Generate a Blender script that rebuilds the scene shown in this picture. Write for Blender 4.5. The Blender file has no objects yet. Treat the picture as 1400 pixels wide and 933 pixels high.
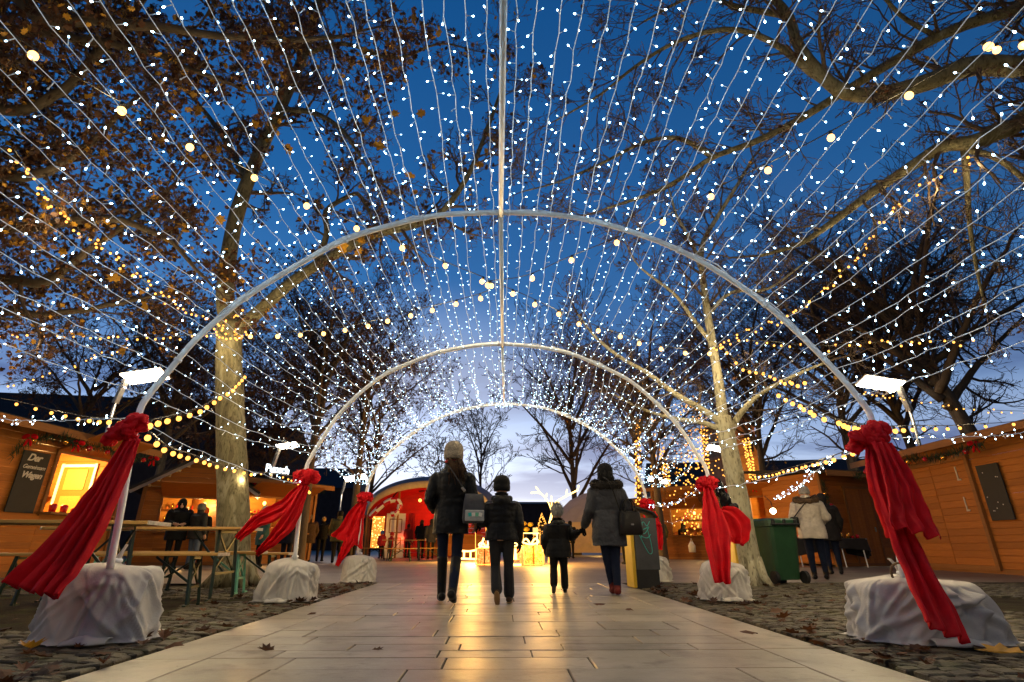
import bpy, math, random
from mathutils import Vector as V, Matrix, Quaternion, noise
sin, cos, pi = math.sin, math.cos, math.pi
R = math.radians
scene = bpy.context.scene
COL = scene.collection
rnd = random.Random(11)

# ------------------------------------------------------------------ camera model
FPX, PITCH, YAW, CAMH = 715.0, R(21.3), R(1.12), 0.6
CAM = V((0, 0, CAMH))
def ray(u, v):
    a = (u - 700) / FPX; b = (466.5 - v) / FPX
    x, y, z = a, cos(PITCH) - b * sin(PITCH), b * cos(PITCH) + sin(PITCH)
    return V((x * cos(YAW) + y * sin(YAW), -x * sin(YAW) + y * cos(YAW), z))
def at(u, v, s): return CAM + ray(u, v) * s            # s metres along the lens axis
def aty(u, v, y):
    r = ray(u, v); return CAM + r * (y / r.y)
def gnd(u, v, z=0.0):
    r = ray(u, v); return CAM + r * ((z - CAMH) / r.z)

# ------------------------------------------------------------------ object helpers
def link(o, parent=None):
    COL.objects.link(o)
    if parent: o.parent = parent
    return o
def tag(o, label=None, cat=None, group=None, kind=None):
    if label: o['label'] = label
    if cat: o['category'] = cat
    if group: o['group'] = group
    if kind: o['kind'] = kind
    return o
def thing(name, label, cat, loc=(0, 0, 0), rz=0.0, group=None):
    o = bpy.data.objects.new(name, None); o.empty_display_size = .1
    o.location = loc; o.rotation_euler = (0, 0, rz)
    link(o); return tag(o, label, cat, group)
def rvec(r, a=1.0): return V((r.uniform(-a, a), r.uniform(-a, a), r.uniform(-a, a)))
def perp(d):
    d = d.normalized()
    a = V((0, 0, 1)) if abs(d.z) < .9 else V((1, 0, 0))
    x = d.cross(a).normalized(); return x, d.cross(x).normalized()

class MB:
    def __init__(s): s.v = []; s.f = []; s.m = []
    def face(s, idx, m=0): s.f.append(tuple(idx)); s.m.append(m)
    def quad(s, a, b, c, d, m=0):
        n = len(s.v); s.v += [tuple(a), tuple(b), tuple(c), tuple(d)]; s.face((n, n+1, n+2, n+3), m)
    def box(s, c, size, m=0, rot=None, bev=0.0):
        n = len(s.v); c = V(c); hx, hy, hz = size[0]/2, size[1]/2, size[2]/2
        if bev <= 0:
            for x, y, z in ((-1,-1,-1),(1,-1,-1),(1,1,-1),(-1,1,-1),(-1,-1,1),(1,-1,1),(1,1,1),(-1,1,1)):
                p = V((x*hx, y*hy, z*hz))
                if rot is not None: p = rot @ p
                s.v.append(tuple(c + p))
            for q in ((3,2,1,0),(4,5,6,7),(0,1,5,4),(1,2,6,5),(2,3,7,6),(3,0,4,7)): s.face([n+i for i in q], m)
        else:
            b = min(bev, hx*.9, hy*.9, hz*.9); idx = {}
            for sx in (-1, 1):
                for sy in (-1, 1):
                    for sz in (-1, 1):
                        for k in range(3):
                            p = V((sx*(hx-(b if k != 0 else 0)), sy*(hy-(b if k != 1 else 0)), sz*(hz-(b if k != 2 else 0))))
                            if rot is not None: p = rot @ p
                            idx[sx, sy, sz, k] = len(s.v); s.v.append(tuple(c + p))
            I = idx
            for sg in (-1, 1):
                q = [(I[sg,-1,-1,0], I[sg,1,-1,0], I[sg,1,1,0], I[sg,-1,1,0]),
                     (I[-1,sg,-1,1], I[-1,sg,1,1], I[1,sg,1,1], I[1,sg,-1,1]),
                     (I[-1,-1,sg,2], I[1,-1,sg,2], I[1,1,sg,2], I[-1,1,sg,2])]
                for f in q: s.face(f if sg > 0 else f[::-1], m)
            for a in (-1, 1):
                for c2 in (-1, 1):
                    f = (I[a,c2,-1,0], I[a,c2,1,0], I[a,c2,1,1], I[a,c2,-1,1]); s.face(f if a*c2 < 0 else f[::-1], m)
                    f = (I[a,-1,c2,0], I[a,1,c2,0], I[a,1,c2,2], I[a,-1,c2,2]); s.face(f if a*c2 > 0 else f[::-1], m)
                    f = (I[-1,a,c2,1], I[1,a,c2,1], I[1,a,c2,2], I[-1,a,c2,2]); s.face(f if a*c2 < 0 else f[::-1], m)
                    for d in (-1, 1):
                        f = (I[a,c2,d,0], I[a,c2,d,1], I[a,c2,d,2]); s.face(f if a*c2*d > 0 else f[::-1], m)
        return s
    def tube(s, pts, radii, n=6, m=0, cap=True, flat=None):
        pts = [V(p) for p in pts]; k = len(pts)
        if not isinstance(radii, (list, tuple)): radii = [radii]*k
        base = len(s.v); x = None
        for i, p in enumerate(pts):
            d = pts[min(i+1, k-1)] - pts[max(i-1, 0)]
            if d.length < 1e-9: d = V((0, 0, 1))
            d.normalize()
            if x is None: x, y = perp(d)
            else:
                x = x - d * x.dot(d)
                if x.length < 1e-6: x, _ = perp(d)
                x.normalize()
            y = d.cross(x)
            r = radii[i]
            for j in range(n):
                a = 2*pi*j/n
                s.v.append(tuple(p + x*(cos(a)*r) + y*(sin(a)*r*(flat or 1))))
        for i in range(k-1):
            for j in range(n):
                a = base+i*n+j; b = base+i*n+(j+1) % n
                s.face((a, b, b+n, a+n), m)
        if cap and n > 2:
            s.face([base+j for j in range(n)][::-1], m); s.face([base+(k-1)*n+j for j in range(n)], m)
        return s
    def beam(s, p0, p1, w, h, m=0, up=V((0, 0, 1))):
        p0, p1 = V(p0), V(p1); d = (p1-p0); L = d.length; d.normalize()
        x = d.cross(up)
        if x.length < 1e-5: x, _ = perp(d)
        x.normalize(); z = x.cross(d)
        rot = Matrix((x, d, z)).transposed()
        return s.box((p0+p1)/2, (w, L, h), m, rot)
    def ellipsoid(s, c, r, m=0, rings=7, seg=10, rot=None):
        c = V(c)
        if not isinstance(r, (list, tuple)): r = (r, r, r)
        base = len(s.v)
        def P(x, y, z):
            p = V((x*r[0], y*r[1], z*r[2]))
            if rot is not None: p = rot @ p
            s.v.append(tuple(c+p))
        P(0, 0, -1)
        for i in range(1, rings):
            t = pi*i/rings
            for j in range(seg):
                a = 2*pi*j/seg; P(sin(t)*cos(a), sin(t)*sin(a), -cos(t))
        P(0, 0, 1); top = len(s.v)-1
        for j in range(seg):
            s.face((base, base+1+(j+1) % seg, base+1+j), m)
            a = base+1+(rings-2)*seg
            s.face((top, a+j, a+(j+1) % seg), m)
        for i in range(rings-2):
            for j in range(seg):
                a = base+1+i*seg+j; b = base+1+i*seg+(j+1) % seg
                s.face((a, b, b+seg, a+seg), m)
        return s
    def capsule(s, p0, p1, r0, r1, m=0, seg=10, flat=None):
        p0, p1 = V(p0), V(p1); d = p1-p0; L = max(d.length, 1e-4); d.normalize()
        pts, rad = [], []
        for k in (-.98, -.8, -.5, 0): pts.append(p0 + d*(k*r0)); rad.append(r0*math.sqrt(max(1-k*k, .02)))
        for k in (0, .5, .8, .98): pts.append(p1 + d*(k*r1)); rad.append(r1*math.sqrt(max(1-k*k, .02)))
        return s.tube(pts, rad, seg, m, True, flat)
    def loft(s, rings, seg=18, m=0):
        """rings: (cx, cy, z, rx, ry[, power])"""
        base = len(s.v)
        for rg in rings:
            cx, cy, z, rx, ry = rg[:5]; pw = rg[5] if len(rg) > 5 else 2.0
            for j in range(seg):
                a = 2*pi*j/seg; ca, sa = cos(a), sin(a)
                k = (abs(ca)**pw + abs(sa)**pw)**(-1/pw)
                s.v.append((cx+rx*ca*k, cy+ry*sa*k, z))
        for i in range(len(rings)-1):
            for j in range(seg):
                a = base+i*seg+j; b = base+i*seg+(j+1) % seg
                s.face((a, b, b+seg, a+seg), m)
        s.face([base+j for j in range(seg)][::-1], m)
        s.face([base+(len(rings)-1)*seg+j for j in range(seg)], m)
        return s
    def grid(s, fn, nu, nv, m=0, wrapu=False):
        base = len(s.v)
        for i in range(nv+1):
            for j in range(nu if wrapu else nu+1): s.v.append(tuple(fn(j/nu, i/nv)))
        w = nu if wrapu else nu+1
        for i in range(nv):
            for j in range(nu):
                a = base+i*w+j; b = base+i*w+(j+1) % w
                s.face((a, b, b+w, a+w), m)
        return s
    def mesh(s, name, mats, smooth=False):
        me = bpy.data.meshes.new(name); me.from_pydata(s.v, [], s.f)
        for m in (mats if isinstance(mats, (list, tuple)) else [mats]): me.materials.append(m)
        me.polygons.foreach_set('material_index', s.m)
        if smooth: me.polygons.foreach_set('use_smooth', [True]*len(s.f))
        me.update(); return me
    def build(s, name, mats, parent=None, smooth=False):
        return link(bpy.data.objects.new(name, s.mesh(name, mats, smooth)), parent)

def spline(pts, n):
    pts = [V(p) for p in pts]; out = []
    P = [pts[0]*2-pts[1]] + pts + [pts[-1]*2-pts[-2]]
    segs = len(pts)-1
    for i in range(n+1):
        t = i/n*segs; k = min(int(t), segs-1); t -= k
        a, b, c, d = P[k], P[k+1], P[k+2], P[k+3]
        out.append(((b*2)+(c-a)*t+(a*2-b*5+c*4-d)*t*t+(b*3-a-c*3+d)*t**3)*.5)
    return out
def resample(pts, n):
    pts = [V(p) for p in pts]; L = [0]
    for a, b in zip(pts, pts[1:]): L.append(L[-1]+(b-a).length)
    out = []; k = 0
    for i in range(n+1):
        t = L[-1]*i/n
        while k < len(pts)-2 and L[k+1] < t: k += 1
        f = (t-L[k])/max(L[k+1]-L[k], 1e-9); out.append(pts[k].lerp(pts[k+1], f))
    return out
def polylen(pts): return sum((b-a).length for a, b in zip(pts, pts[1:]))
def modr(o, voxel, it=6, sub=False):
    m = o.modifiers.new('r', 'REMESH'); m.mode = 'VOXEL'; m.voxel_size = voxel; m.use_smooth_shade = True
    if it:
        m = o.modifiers.new('s', 'SMOOTH'); m.iterations = it; m.factor = .5
    return o

# ------------------------------------------------------------------ materials
def nt(m):
    m.use_nodes = True; t = m.node_tree; t.nodes.clear(); return t
def N(t, kind, **k):
    n = t.nodes.new(kind)
    for a, b in k.items():
        if a.startswith('i_'): n.inputs[a[2:].replace('_', ' ')].default_value = b
        else: setattr(n, a, b)
    return n
def ramp(t, stops, interp='LINEAR'):
    n = t.nodes.new('ShaderNodeValToRGB'); e = n.color_ramp; e.interpolation = interp
    while len(e.elements) < len(stops): e.elements.new(.5)
    for el, (p, c) in zip(e.elements, stops):
        el.position = p; el.color = (*c, 1) if len(c) == 3 else c
    return n
def sc(c, k): return tuple(min(x*k, 1) for x in c[:3])
def mat(name, col, rough=.6, var=.25, scale=6.0, bump=.15, bscale=40.0, metal=0.0, stretch=(1, 1, 1), island=0.0, coord='Object', col2=None, sheen=0, trans=0, band=None, spec=.5):
    m = bpy.data.materials.new(name); t = nt(m); L = t.links
    out = N(t, 'ShaderNodeOutputMaterial'); p = N(t, 'ShaderNodeBsdfPrincipled')
    p.inputs['Roughness'].default_value = rough; p.inputs['Metallic'].default_value = metal
    p.inputs['Specular IOR Level'].default_value = spec
    if sheen: p.inputs['Sheen Weight'].default_value = sheen
    tc = N(t, 'ShaderNodeTexCoord'); mp = N(t, 'ShaderNodeMapping'); mp.inputs['Scale'].default_value = stretch
    L.new(tc.outputs[coord], mp.inputs['Vector'])
    nz = N(t, 'ShaderNodeTexNoise'); nz.inputs['Scale'].default_value = scale; nz.inputs['Detail'].default_value = 6; nz.inputs['Roughness'].default_value = .62
    L.new(mp.outputs[0], nz.inputs['Vector'])
    c2 = col2 or sc(col, 1+var)
    rp = ramp(t, [(.3, sc(col, 1-var)), (.52, col), (.74, c2)])
    L.new(nz.outputs['Fac'], rp.inputs[0]); last = rp.outputs[0]
    if island:
        g = N(t, 'ShaderNodeNewGeometry'); hsv = N(t, 'ShaderNodeHueSaturation')
        mr = N(t, 'ShaderNodeMapRange'); mr.inputs['To Min'].default_value = 1-island; mr.inputs['To Max'].default_value = 1+island
        L.new(g.outputs['Random Per Island'], mr.inputs['Value']); L.new(mr.outputs[0], hsv.inputs['Value']); L.new(last, hsv.inputs['Color']); last = hsv.outputs[0]
    L.new(last, p.inputs['Base Color'])
    if bump or band:
        nb = N(t, 'ShaderNodeTexNoise'); nb.inputs['Scale'].default_value = bscale; nb.inputs['Detail'].default_value = 5
        L.new(mp.outputs[0], nb.inputs['Vector'])
        b = N(t, 'ShaderNodeBump'); b.inputs['Strength'].default_value = bump; b.inputs['Distance'].default_value = .02
        L.new(nb.outputs['Fac'], b.inputs['Height']); L.new(b.outputs[0], p.inputs['Normal'])
        if band:
            w = N(t, 'ShaderNodeTexWave'); w.wave_type = 'BANDS'; w.bands_direction = 'Z'; w.inputs['Scale'].default_value = band; w.inputs['Distortion'].default_value = .6
            L.new(tc.outputs['Object'], w.inputs['Vector'])
            b2 = N(t, 'ShaderNodeBump'); b2.inputs['Strength'].default_value = .9; b2.inputs['Distance'].default_value = .02
            L.new(w.outputs['Fac'], b2.inputs['Height']); L.new(b.outputs[0], b2.inputs['Normal']); L.new(b2.outputs[0], p.inputs['Normal'])
    if trans:
        tr = N(t, 'ShaderNodeBsdfTranslucent'); L.new(last, tr.inputs['Color']); mx = N(t, 'ShaderNodeMixShader'); mx.inputs[0].default_value = trans
        L.new(p.outputs[0], mx.inputs[1]); L.new(tr.outputs[0], mx.inputs[2]); L.new(mx.outputs[0], out.inputs[0])
    else: L.new(p.outputs[0], out.inputs[0])
    return m
def emis(name, col, strength, sample=True):
    m = bpy.data.materials.new(name); t = nt(m)
    e = N(t, 'ShaderNodeEmission'); e.inputs[0].default_value = (*col, 1); e.inputs[1].default_value = strength
    o = N(t, 'ShaderNodeOutputMaterial'); t.links.new(e.outputs[0], o.inputs[0])
    if not sample: m.cycles.emission_sampling = 'NONE'
    return m
def wood(name, col, rough=.6, isl=.16, spec=.25):
    return mat(name, col, rough, .17, 3.0, .25, 9.0, stretch=(1.2, 14, 14), island=isl, spec=spec)

M = {}
def slab_mat():
    m = bpy.data.materials.new('limestone slab'); t = nt(m); L = t.links
    out = N(t, 'ShaderNodeOutputMaterial'); p = N(t, 'ShaderNodeBsdfPrincipled'); tc = N(t, 'ShaderNodeTexCoord'); p.inputs['Specular IOR Level'].default_value = .45
    def nz(s, d, st=(1, 1, 1)):
        mp = N(t, 'ShaderNodeMapping'); mp.inputs['Scale'].default_value = st; L.new(tc.outputs['Object'], mp.inputs[0])
        n = N(t, 'ShaderNodeTexNoise'); n.inputs['Scale'].default_value = s; n.inputs['Detail'].default_value = d; n.inputs['Roughness'].default_value = .65; L.new(mp.outputs[0], n.inputs['Vector']); return n.outputs['Fac']
    a = ramp(t, [(.3, (.2, .165, .115)), (.55, (.32, .268, .195)), (.75, (.4, .34, .25))]); L.new(nz(1.5, 8, (1, 1.15, 1)), a.inputs[0])
    b = ramp(t, [(.3, (.4, .36, .31)), (.46, (1, 1, 1))]); L.new(nz(3.2, 9, (1, 1.25, 1)), b.inputs[0])
    c = ramp(t, [(.27, (.35, .3, .25)), (.33, (1, 1, 1))]); L.new(nz(23, 3), c.inputs[0])
    last = a.outputs[0]
    for q in (b, c):
        mx = N(t, 'ShaderNodeMixRGB', blend_type='MULTIPLY'); mx.inputs[0].default_value = .9; L.new(last, mx.inputs[1]); L.new(q.outputs[0], mx.inputs[2]); last = mx.outputs[0]
    g = N(t, 'ShaderNodeNewGeometry'); mr = N(t, 'ShaderNodeMapRange'); mr.inputs['To Min'].default_value = .84; mr.inputs['To Max'].default_value = 1.14; L.new(g.outputs['Random Per Island'], mr.inputs['Value'])
    h = N(t, 'ShaderNodeHueSaturation'); L.new(mr.outputs[0], h.inputs['Value']); L.new(last, h.inputs['Color']); L.new(h.outputs[0], p.inputs['Base Color'])
    r_ = N(t, 'ShaderNodeMapRange'); r_.inputs['To Min'].default_value = .27; r_.inputs['To Max'].default_value = .56; L.new(nz(2.6, 6), r_.inputs['Value']); L.new(r_.outputs[0], p.inputs['Roughness'])
    bp = N(t, 'ShaderNodeBump'); bp.inputs['Strength'].default_value = .22; bp.inputs['Distance'].default_value = .01; L.new(nz(38, 6, (.9, 1.1, 1)), bp.inputs['Height']); L.new(bp.outputs[0], p.inputs['Normal'])
    L.new(p.outputs[0], out.inputs[0]); return m
M['slab'] = slab_mat()
M['joint'] = mat('dark joint', (.035, .03, .025), .9)
M['plaza'] = None
M['dirt'] = mat('mossy dirt', (.045, .033, .018), .95, .6, 2.6, 1.0, 45, col2=(.05, .06, .014), spec=.1)
M['cobble'] = mat('cobble stone', (.105, .085, .055), .65, .55, 3, .6, 60, island=.4, col2=(.085, .085, .035), spec=.25)
M['white_metal'] = mat('white painted tube', (.9, .91, .92), .35, .06, 10, .05, 60)
M['wire_white'] = mat('white cable', (.85, .87, .9), .4, .02, 10, 0)
def painted_glow_cable():      # white cable; LED light falling on it is painted in as faint emission
    m = mat('white cable with painted glow', (.85, .87, .9), .4, .02, 10, 0); p = [n for n in m.node_tree.nodes if n.type == 'BSDF_PRINCIPLED'][0]
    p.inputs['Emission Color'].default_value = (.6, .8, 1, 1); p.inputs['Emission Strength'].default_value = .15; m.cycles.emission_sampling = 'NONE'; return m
M['cable_painted_glow'] = painted_glow_cable()
M['wire_dark'] = mat('dark cable', (.02, .018, .015), .6, .1, 10, 0)
M['led'] = emis('cold led', (.48, .78, 1.0), 26)
M['led_dim'] = emis('cold led turned away', (.5, .8, 1.0), 5)
M['led_far'] = emis('cold led far', (.55, .83, 1.0), 15)
M['warm_bulb'] = emis('warm bulb', (1.0, .5, .13), 5.5)
M['warm_small'] = emis('warm small bulb', (1.0, .4, .07), 3.6)
M['socket'] = mat('black socket', (.012, .012, .012), .5)
M['fleece'] = mat('white fleece', (.64, .6, .55), .95, .13, 3.5, .22, 120, trans=.15, spec=.15)
M['red_cloth'] = mat('red cloth', (.72, .005, .012), .6, .2, 5, .2, 60, trans=.18, spec=.2)
def bark_mat(kb=1.0, nm='plane bark'):
    m = bpy.data.materials.new(nm); t = nt(m); L = t.links
    out = N(t, 'ShaderNodeOutputMaterial'); p = N(t, 'ShaderNodeBsdfPrincipled'); p.inputs['Roughness'].default_value = .85; p.inputs['Specular IOR Level'].default_value = .2
    tc = N(t, 'ShaderNodeTexCoord'); mp = N(t, 'ShaderNodeMapping'); mp.inputs['Scale'].default_value = (1.2, 1.2, .4); L.new(tc.outputs['Object'], mp.inputs[0])
    n = N(t, 'ShaderNodeTexNoise'); n.inputs['Scale'].default_value = 4.2; n.inputs['Detail'].default_value = 4; n.inputs['Distortion'].default_value = 1.2; L.new(mp.outputs[0], n.inputs['Vector'])
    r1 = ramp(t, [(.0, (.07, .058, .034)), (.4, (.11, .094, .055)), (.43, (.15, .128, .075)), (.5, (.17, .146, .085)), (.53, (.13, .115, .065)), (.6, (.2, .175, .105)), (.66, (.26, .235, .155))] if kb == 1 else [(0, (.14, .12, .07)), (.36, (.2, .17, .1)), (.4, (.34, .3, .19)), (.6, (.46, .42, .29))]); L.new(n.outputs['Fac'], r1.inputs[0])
    n2 = N(t, 'ShaderNodeTexNoise'); n2.inputs['Scale'].default_value = 26; n2.inputs['Detail'].default_value = 6; L.new(mp.outputs[0], n2.inputs['Vector'])
    r2 = ramp(t, [(.34, (.35, .33, .3)), (.46, (1, 1, 1))]); L.new(n2.outputs['Fac'], r2.inputs[0])
    mx = N(t, 'ShaderNodeMixRGB', blend_type='MULTIPLY'); mx.inputs[0].default_value = .8; L.new(r1.outputs[0], mx.inputs[1]); L.new(r2.outputs[0], mx.inputs[2]); L.new(mx.outputs[0], p.inputs['Base Color'])
    b = N(t, 'ShaderNodeBump'); b.inputs['Strength'].default_value = .6; b.inputs['Distance'].default_value = .02; L.new(n2.outputs['Fac'], b.inputs['Height']); b2 = N(t, 'ShaderNodeBump'); b2.inputs['Strength'].default_value = .5; b2.inputs['Distance'].default_value = .03; L.new(r1.outputs[0], b2.inputs['Height']); L.new(b.outputs[0], b2.inputs['Normal']); L.new(b2.outputs[0], p.inputs['Normal'])
    L.new(p.outputs[0], out.inputs[0]); return m
M['bark_pale'] = bark_mat()
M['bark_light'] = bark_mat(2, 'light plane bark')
M['bark_dark'] = mat('dark bark', (.09, .065, .042), .9, .4, 5, .7, 25, stretch=(1, 1, .4))
M['twig'] = mat('twig bark', (.085, .055, .036), .85, .35, 6, 0)
M['twig_far'] = mat('far twig bark', (.06, .042, .034), .9, .3, 6, 0)
M['leaf_brown'] = mat('brown leaf', (.085, .032, .011), .7, .5, 9, .2, 30, island=.6, trans=.3)
M['leaf_gold'] = mat('yellow leaf', (.5, .25, .02), .6, .45, 12, .2, 40, island=.35, trans=.35)
M['plank'] = wood('orange larch plank', (.36, .122, .02))
M['plank_dark'] = wood('brown larch plank', (.22, .075, .015))
M['trim'] = wood('trim board', (.24, .1, .028))
M['roof'] = mat('roof felt', (.022, .02, .019), .9, .3, 8, .4, 40)
M['chalk'] = mat('chalkboard', (.012, .012, .012), .7, .35, 4, .05)
M['chalk_ink'] = mat('chalk', (.62, .58, .5), .9, .3, 60, 0)
M['fir'] = mat('fir needles', (.018, .045, .016), .7, .5, 20, .3, 60, island=.4)
M['bauble'] = mat('red bauble', (.5, .01, .012), .12, .1, 5, 0, spec=.8)
M['bauble_gold'] = mat('gold bauble', (.7, .33, .05), .2, .1, 5, 0, metal=.8)
M['pine_top'] = wood('beer table top', (.42, .24, .07), .4)
M['steel_green'] = mat('green steel', (.012, .03, .018), .45, .2, 12, .05, metal=.2)
M['steel_mint'] = mat('mint steel', (.16, .5, .32), .45, .2, 12, .05)
M['edge_white'] = mat('worn pale edge', (.55, .48, .38), .7, .3, 20, .2)
M['steel_grey'] = mat('galvanised steel', (.3, .29, .27), .4, .2, 6, .05, metal=.7)
M['lamp_lens'] = emis('lamp lens', (1.0, .84, .6), 40)
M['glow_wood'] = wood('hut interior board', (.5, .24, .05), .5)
M['bin_green'] = mat('green bin plastic', (.022, .075, .03), .4, .2, 5, .12, 30)
M['bin_yellow'] = mat('yellow bin plastic', (.6, .38, .02), .45, .15, 5, .1, 30)
M['rubber'] = mat('black rubber', (.012, .012, .012), .7, .2, 8, .1)
M['grey_paint'] = mat('dark grey panel', (.055, .058, .066), .5, .3, 4, .15, 30)
M['teal'] = mat('teal marker', (.02, .42, .38), .5, .1, 5, 0)
M['tent_grey'] = mat('grey tent fabric', (.2, .21, .25), .7, .12, 3, .1, 20)
M['tent_beige'] = mat('beige canvas edge', (.5, .38, .24), .8, .15, 5, .1, 40)
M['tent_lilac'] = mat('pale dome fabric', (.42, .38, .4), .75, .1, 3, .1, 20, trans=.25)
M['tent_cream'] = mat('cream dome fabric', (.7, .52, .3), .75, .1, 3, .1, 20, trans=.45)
M['red_fabric'] = mat('red lining', (.4, .012, .01), .7, .2, 3, .2, 20, trans=.2)
M['white_paint'] = mat('white paint', (.75, .72, .66), .5, .1, 8, .05)
M['rope_warm'] = emis('warm rope light', (1.0, .58, .15), 6)
M['rope_gold'] = emis('golden rope light', (1.0, .4, .06), 3)
M['glitter_jar'] = mat('orange glitter wrap', (.85, .23, .035), .35, .6, 60, .6, 120, metal=.1)
M['far_wall'] = mat('far dark wall', (.05, .04, .038), .9, .3, 2, .1)
M['far_pane'] = emis('far lit pane', (1.0, .62, .2), 1.6)
M['brick_lit'] = mat('ochre tower brick', (.36, .2, .09), .85, .35, 2, .4, 12)
M['skin'] = mat('skin', (.5, .28, .19), .55, .1, 10, .05)
M['sole'] = mat('tan sole', (.3, .17, .07), .8, .2, 10, .2)
M['black_cloth'] = mat('black table cloth', (.012, .012, .013), .8, .3, 6, .2)
def cloth(name, col, rough=.75, band=None, bump=.35, bs=22, sheen=0, var=.25): return mat(name, col, rough, var, 7, bump, bs, sheen=sheen, band=band, spec=.18)

# plaza paving (one sheet): staggered slabs
def plaza_mat():
    m = bpy.data.materials.new('plaza paving'); t = nt(m); L = t.links
    out = N(t, 'ShaderNodeOutputMaterial'); p = N(t, 'ShaderNodeBsdfPrincipled'); p.inputs['Roughness'].default_value = .5
    tc = N(t, 'ShaderNodeTexCoord'); b = N(t, 'ShaderNodeTexBrick')
    b.inputs['Color1'].default_value = (.25, .2, .14, 1); b.inputs['Color2'].default_value = (.2, .16, .11, 1); b.inputs['Mortar'].default_value = (.1, .08, .06, 1)
    b.inputs['Scale'].default_value = 1; b.inputs['Mortar Size'].default_value = .006; b.inputs['Brick Width'].default_value = .9; b.inputs['Row Height'].default_value = .45
    L.new(tc.outputs['Object'], b.inputs['Vector'])
    nz = N(t, 'ShaderNodeTexNoise'); nz.inputs['Scale'].default_value = .9; nz.inputs['Detail'].default_value = 8; L.new(tc.outputs['Object'], nz.inputs['Vector'])
    rp = ramp(t, [(.3, (.7, .68, .66)), (.7, (1.15, 1.12, 1.1))]); L.new(nz.outputs['Fac'], rp.inputs[0])
    mx = N(t, 'ShaderNodeMixRGB', blend_type='MULTIPLY'); mx.inputs[0].default_value = 1
    L.new(b.outputs['Color'], mx.inputs[1]); L.new(rp.outputs[0], mx.inputs[2]); L.new(mx.outputs[0], p.inputs['Base Color'])
    n2 = N(t, 'ShaderNodeTexNoise'); n2.inputs['Scale'].default_value = 30; L.new(tc.outputs['Object'], n2.inputs['Vector'])
    bp = N(t, 'ShaderNodeBump'); bp.inputs['Strength'].default_value = .15; bp.inputs['Distance'].default_value = .02; L.new(n2.outputs['Fac'], bp.inputs['Height']); L.new(bp.outputs[0], p.inputs['Normal'])
    L.new(p.outputs[0], out.inputs[0]); return m
M['plaza'] = plaza_mat()
def glow_curtain_mat():   # a dense net of tiny warm lamps
    m = bpy.data.materials.new('lamp net'); t = nt(m); L = t.links
    out = N(t, 'ShaderNodeOutputMaterial'); tc = N(t, 'ShaderNodeTexCoord'); v = N(t, 'ShaderNodeTexVoronoi'); v.inputs['Scale'].default_value = 9
    L.new(tc.outputs['Object'], v.inputs['Vector'])
    rp = ramp(t, [(.0, (1, .75, .3)), (.18, (1, .55, .12)), (.4, (.25, .08, .01))]); L.new(v.outputs['Distance'], rp.inputs[0])
    e = N(t, 'ShaderNodeEmission'); e.inputs[1].default_value = 5; L.new(rp.outputs[0], e.inputs[0]); L.new(e.outputs[0], out.inputs[0]); return m
M['lamp_net'] = glow_curtain_mat()
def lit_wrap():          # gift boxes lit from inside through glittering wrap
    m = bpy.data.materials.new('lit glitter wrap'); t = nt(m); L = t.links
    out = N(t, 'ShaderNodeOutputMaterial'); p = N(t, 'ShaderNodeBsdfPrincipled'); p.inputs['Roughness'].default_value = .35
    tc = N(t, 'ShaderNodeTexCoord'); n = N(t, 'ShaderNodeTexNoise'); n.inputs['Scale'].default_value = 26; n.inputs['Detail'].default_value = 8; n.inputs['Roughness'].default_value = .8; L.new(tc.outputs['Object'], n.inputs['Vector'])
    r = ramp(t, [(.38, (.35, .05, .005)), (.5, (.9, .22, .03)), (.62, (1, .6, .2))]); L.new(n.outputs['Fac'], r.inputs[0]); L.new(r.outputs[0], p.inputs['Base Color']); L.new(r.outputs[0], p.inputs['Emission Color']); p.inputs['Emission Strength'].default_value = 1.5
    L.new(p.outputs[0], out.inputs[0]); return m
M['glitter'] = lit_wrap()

# ------------------------------------------------------------------ camera, render, world
cd = bpy.data.cameras.new('camera'); cam = bpy.data.objects.new('camera', cd); link(cam)
cam.location = CAM; cam.rotation_euler = (R(90)+PITCH, 0, -YAW)
cd.sensor_width = 36; cd.lens = 36*FPX/1400; cd.clip_start = .05; cd.clip_end = 2000
scene.camera = cam
vs = scene.view_settings; vs.view_transform = 'Standard'; vs.look = 'None'; vs.exposure = 0.0; vs.gamma = 1; vs.use_curve_mapping = False
cy = scene.cycles; cy.use_denoising = True; cy.max_bounces = 5; cy.diffuse_bounces = 2; cy.glossy_bounces = 3; cy.transmission_bounces = 3
cy.sample_clamp_indirect = 4; cy.sample_clamp_direct = 0; cy.caustics_reflective = False; cy.caustics_refractive = False; cy.use_light_tree = True
try: cy.denoiser = 'OPENIMAGEDENOISE'; cy.denoising_input_passes = 'RGB_ALBEDO_NORMAL'
except Exception: pass

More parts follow.
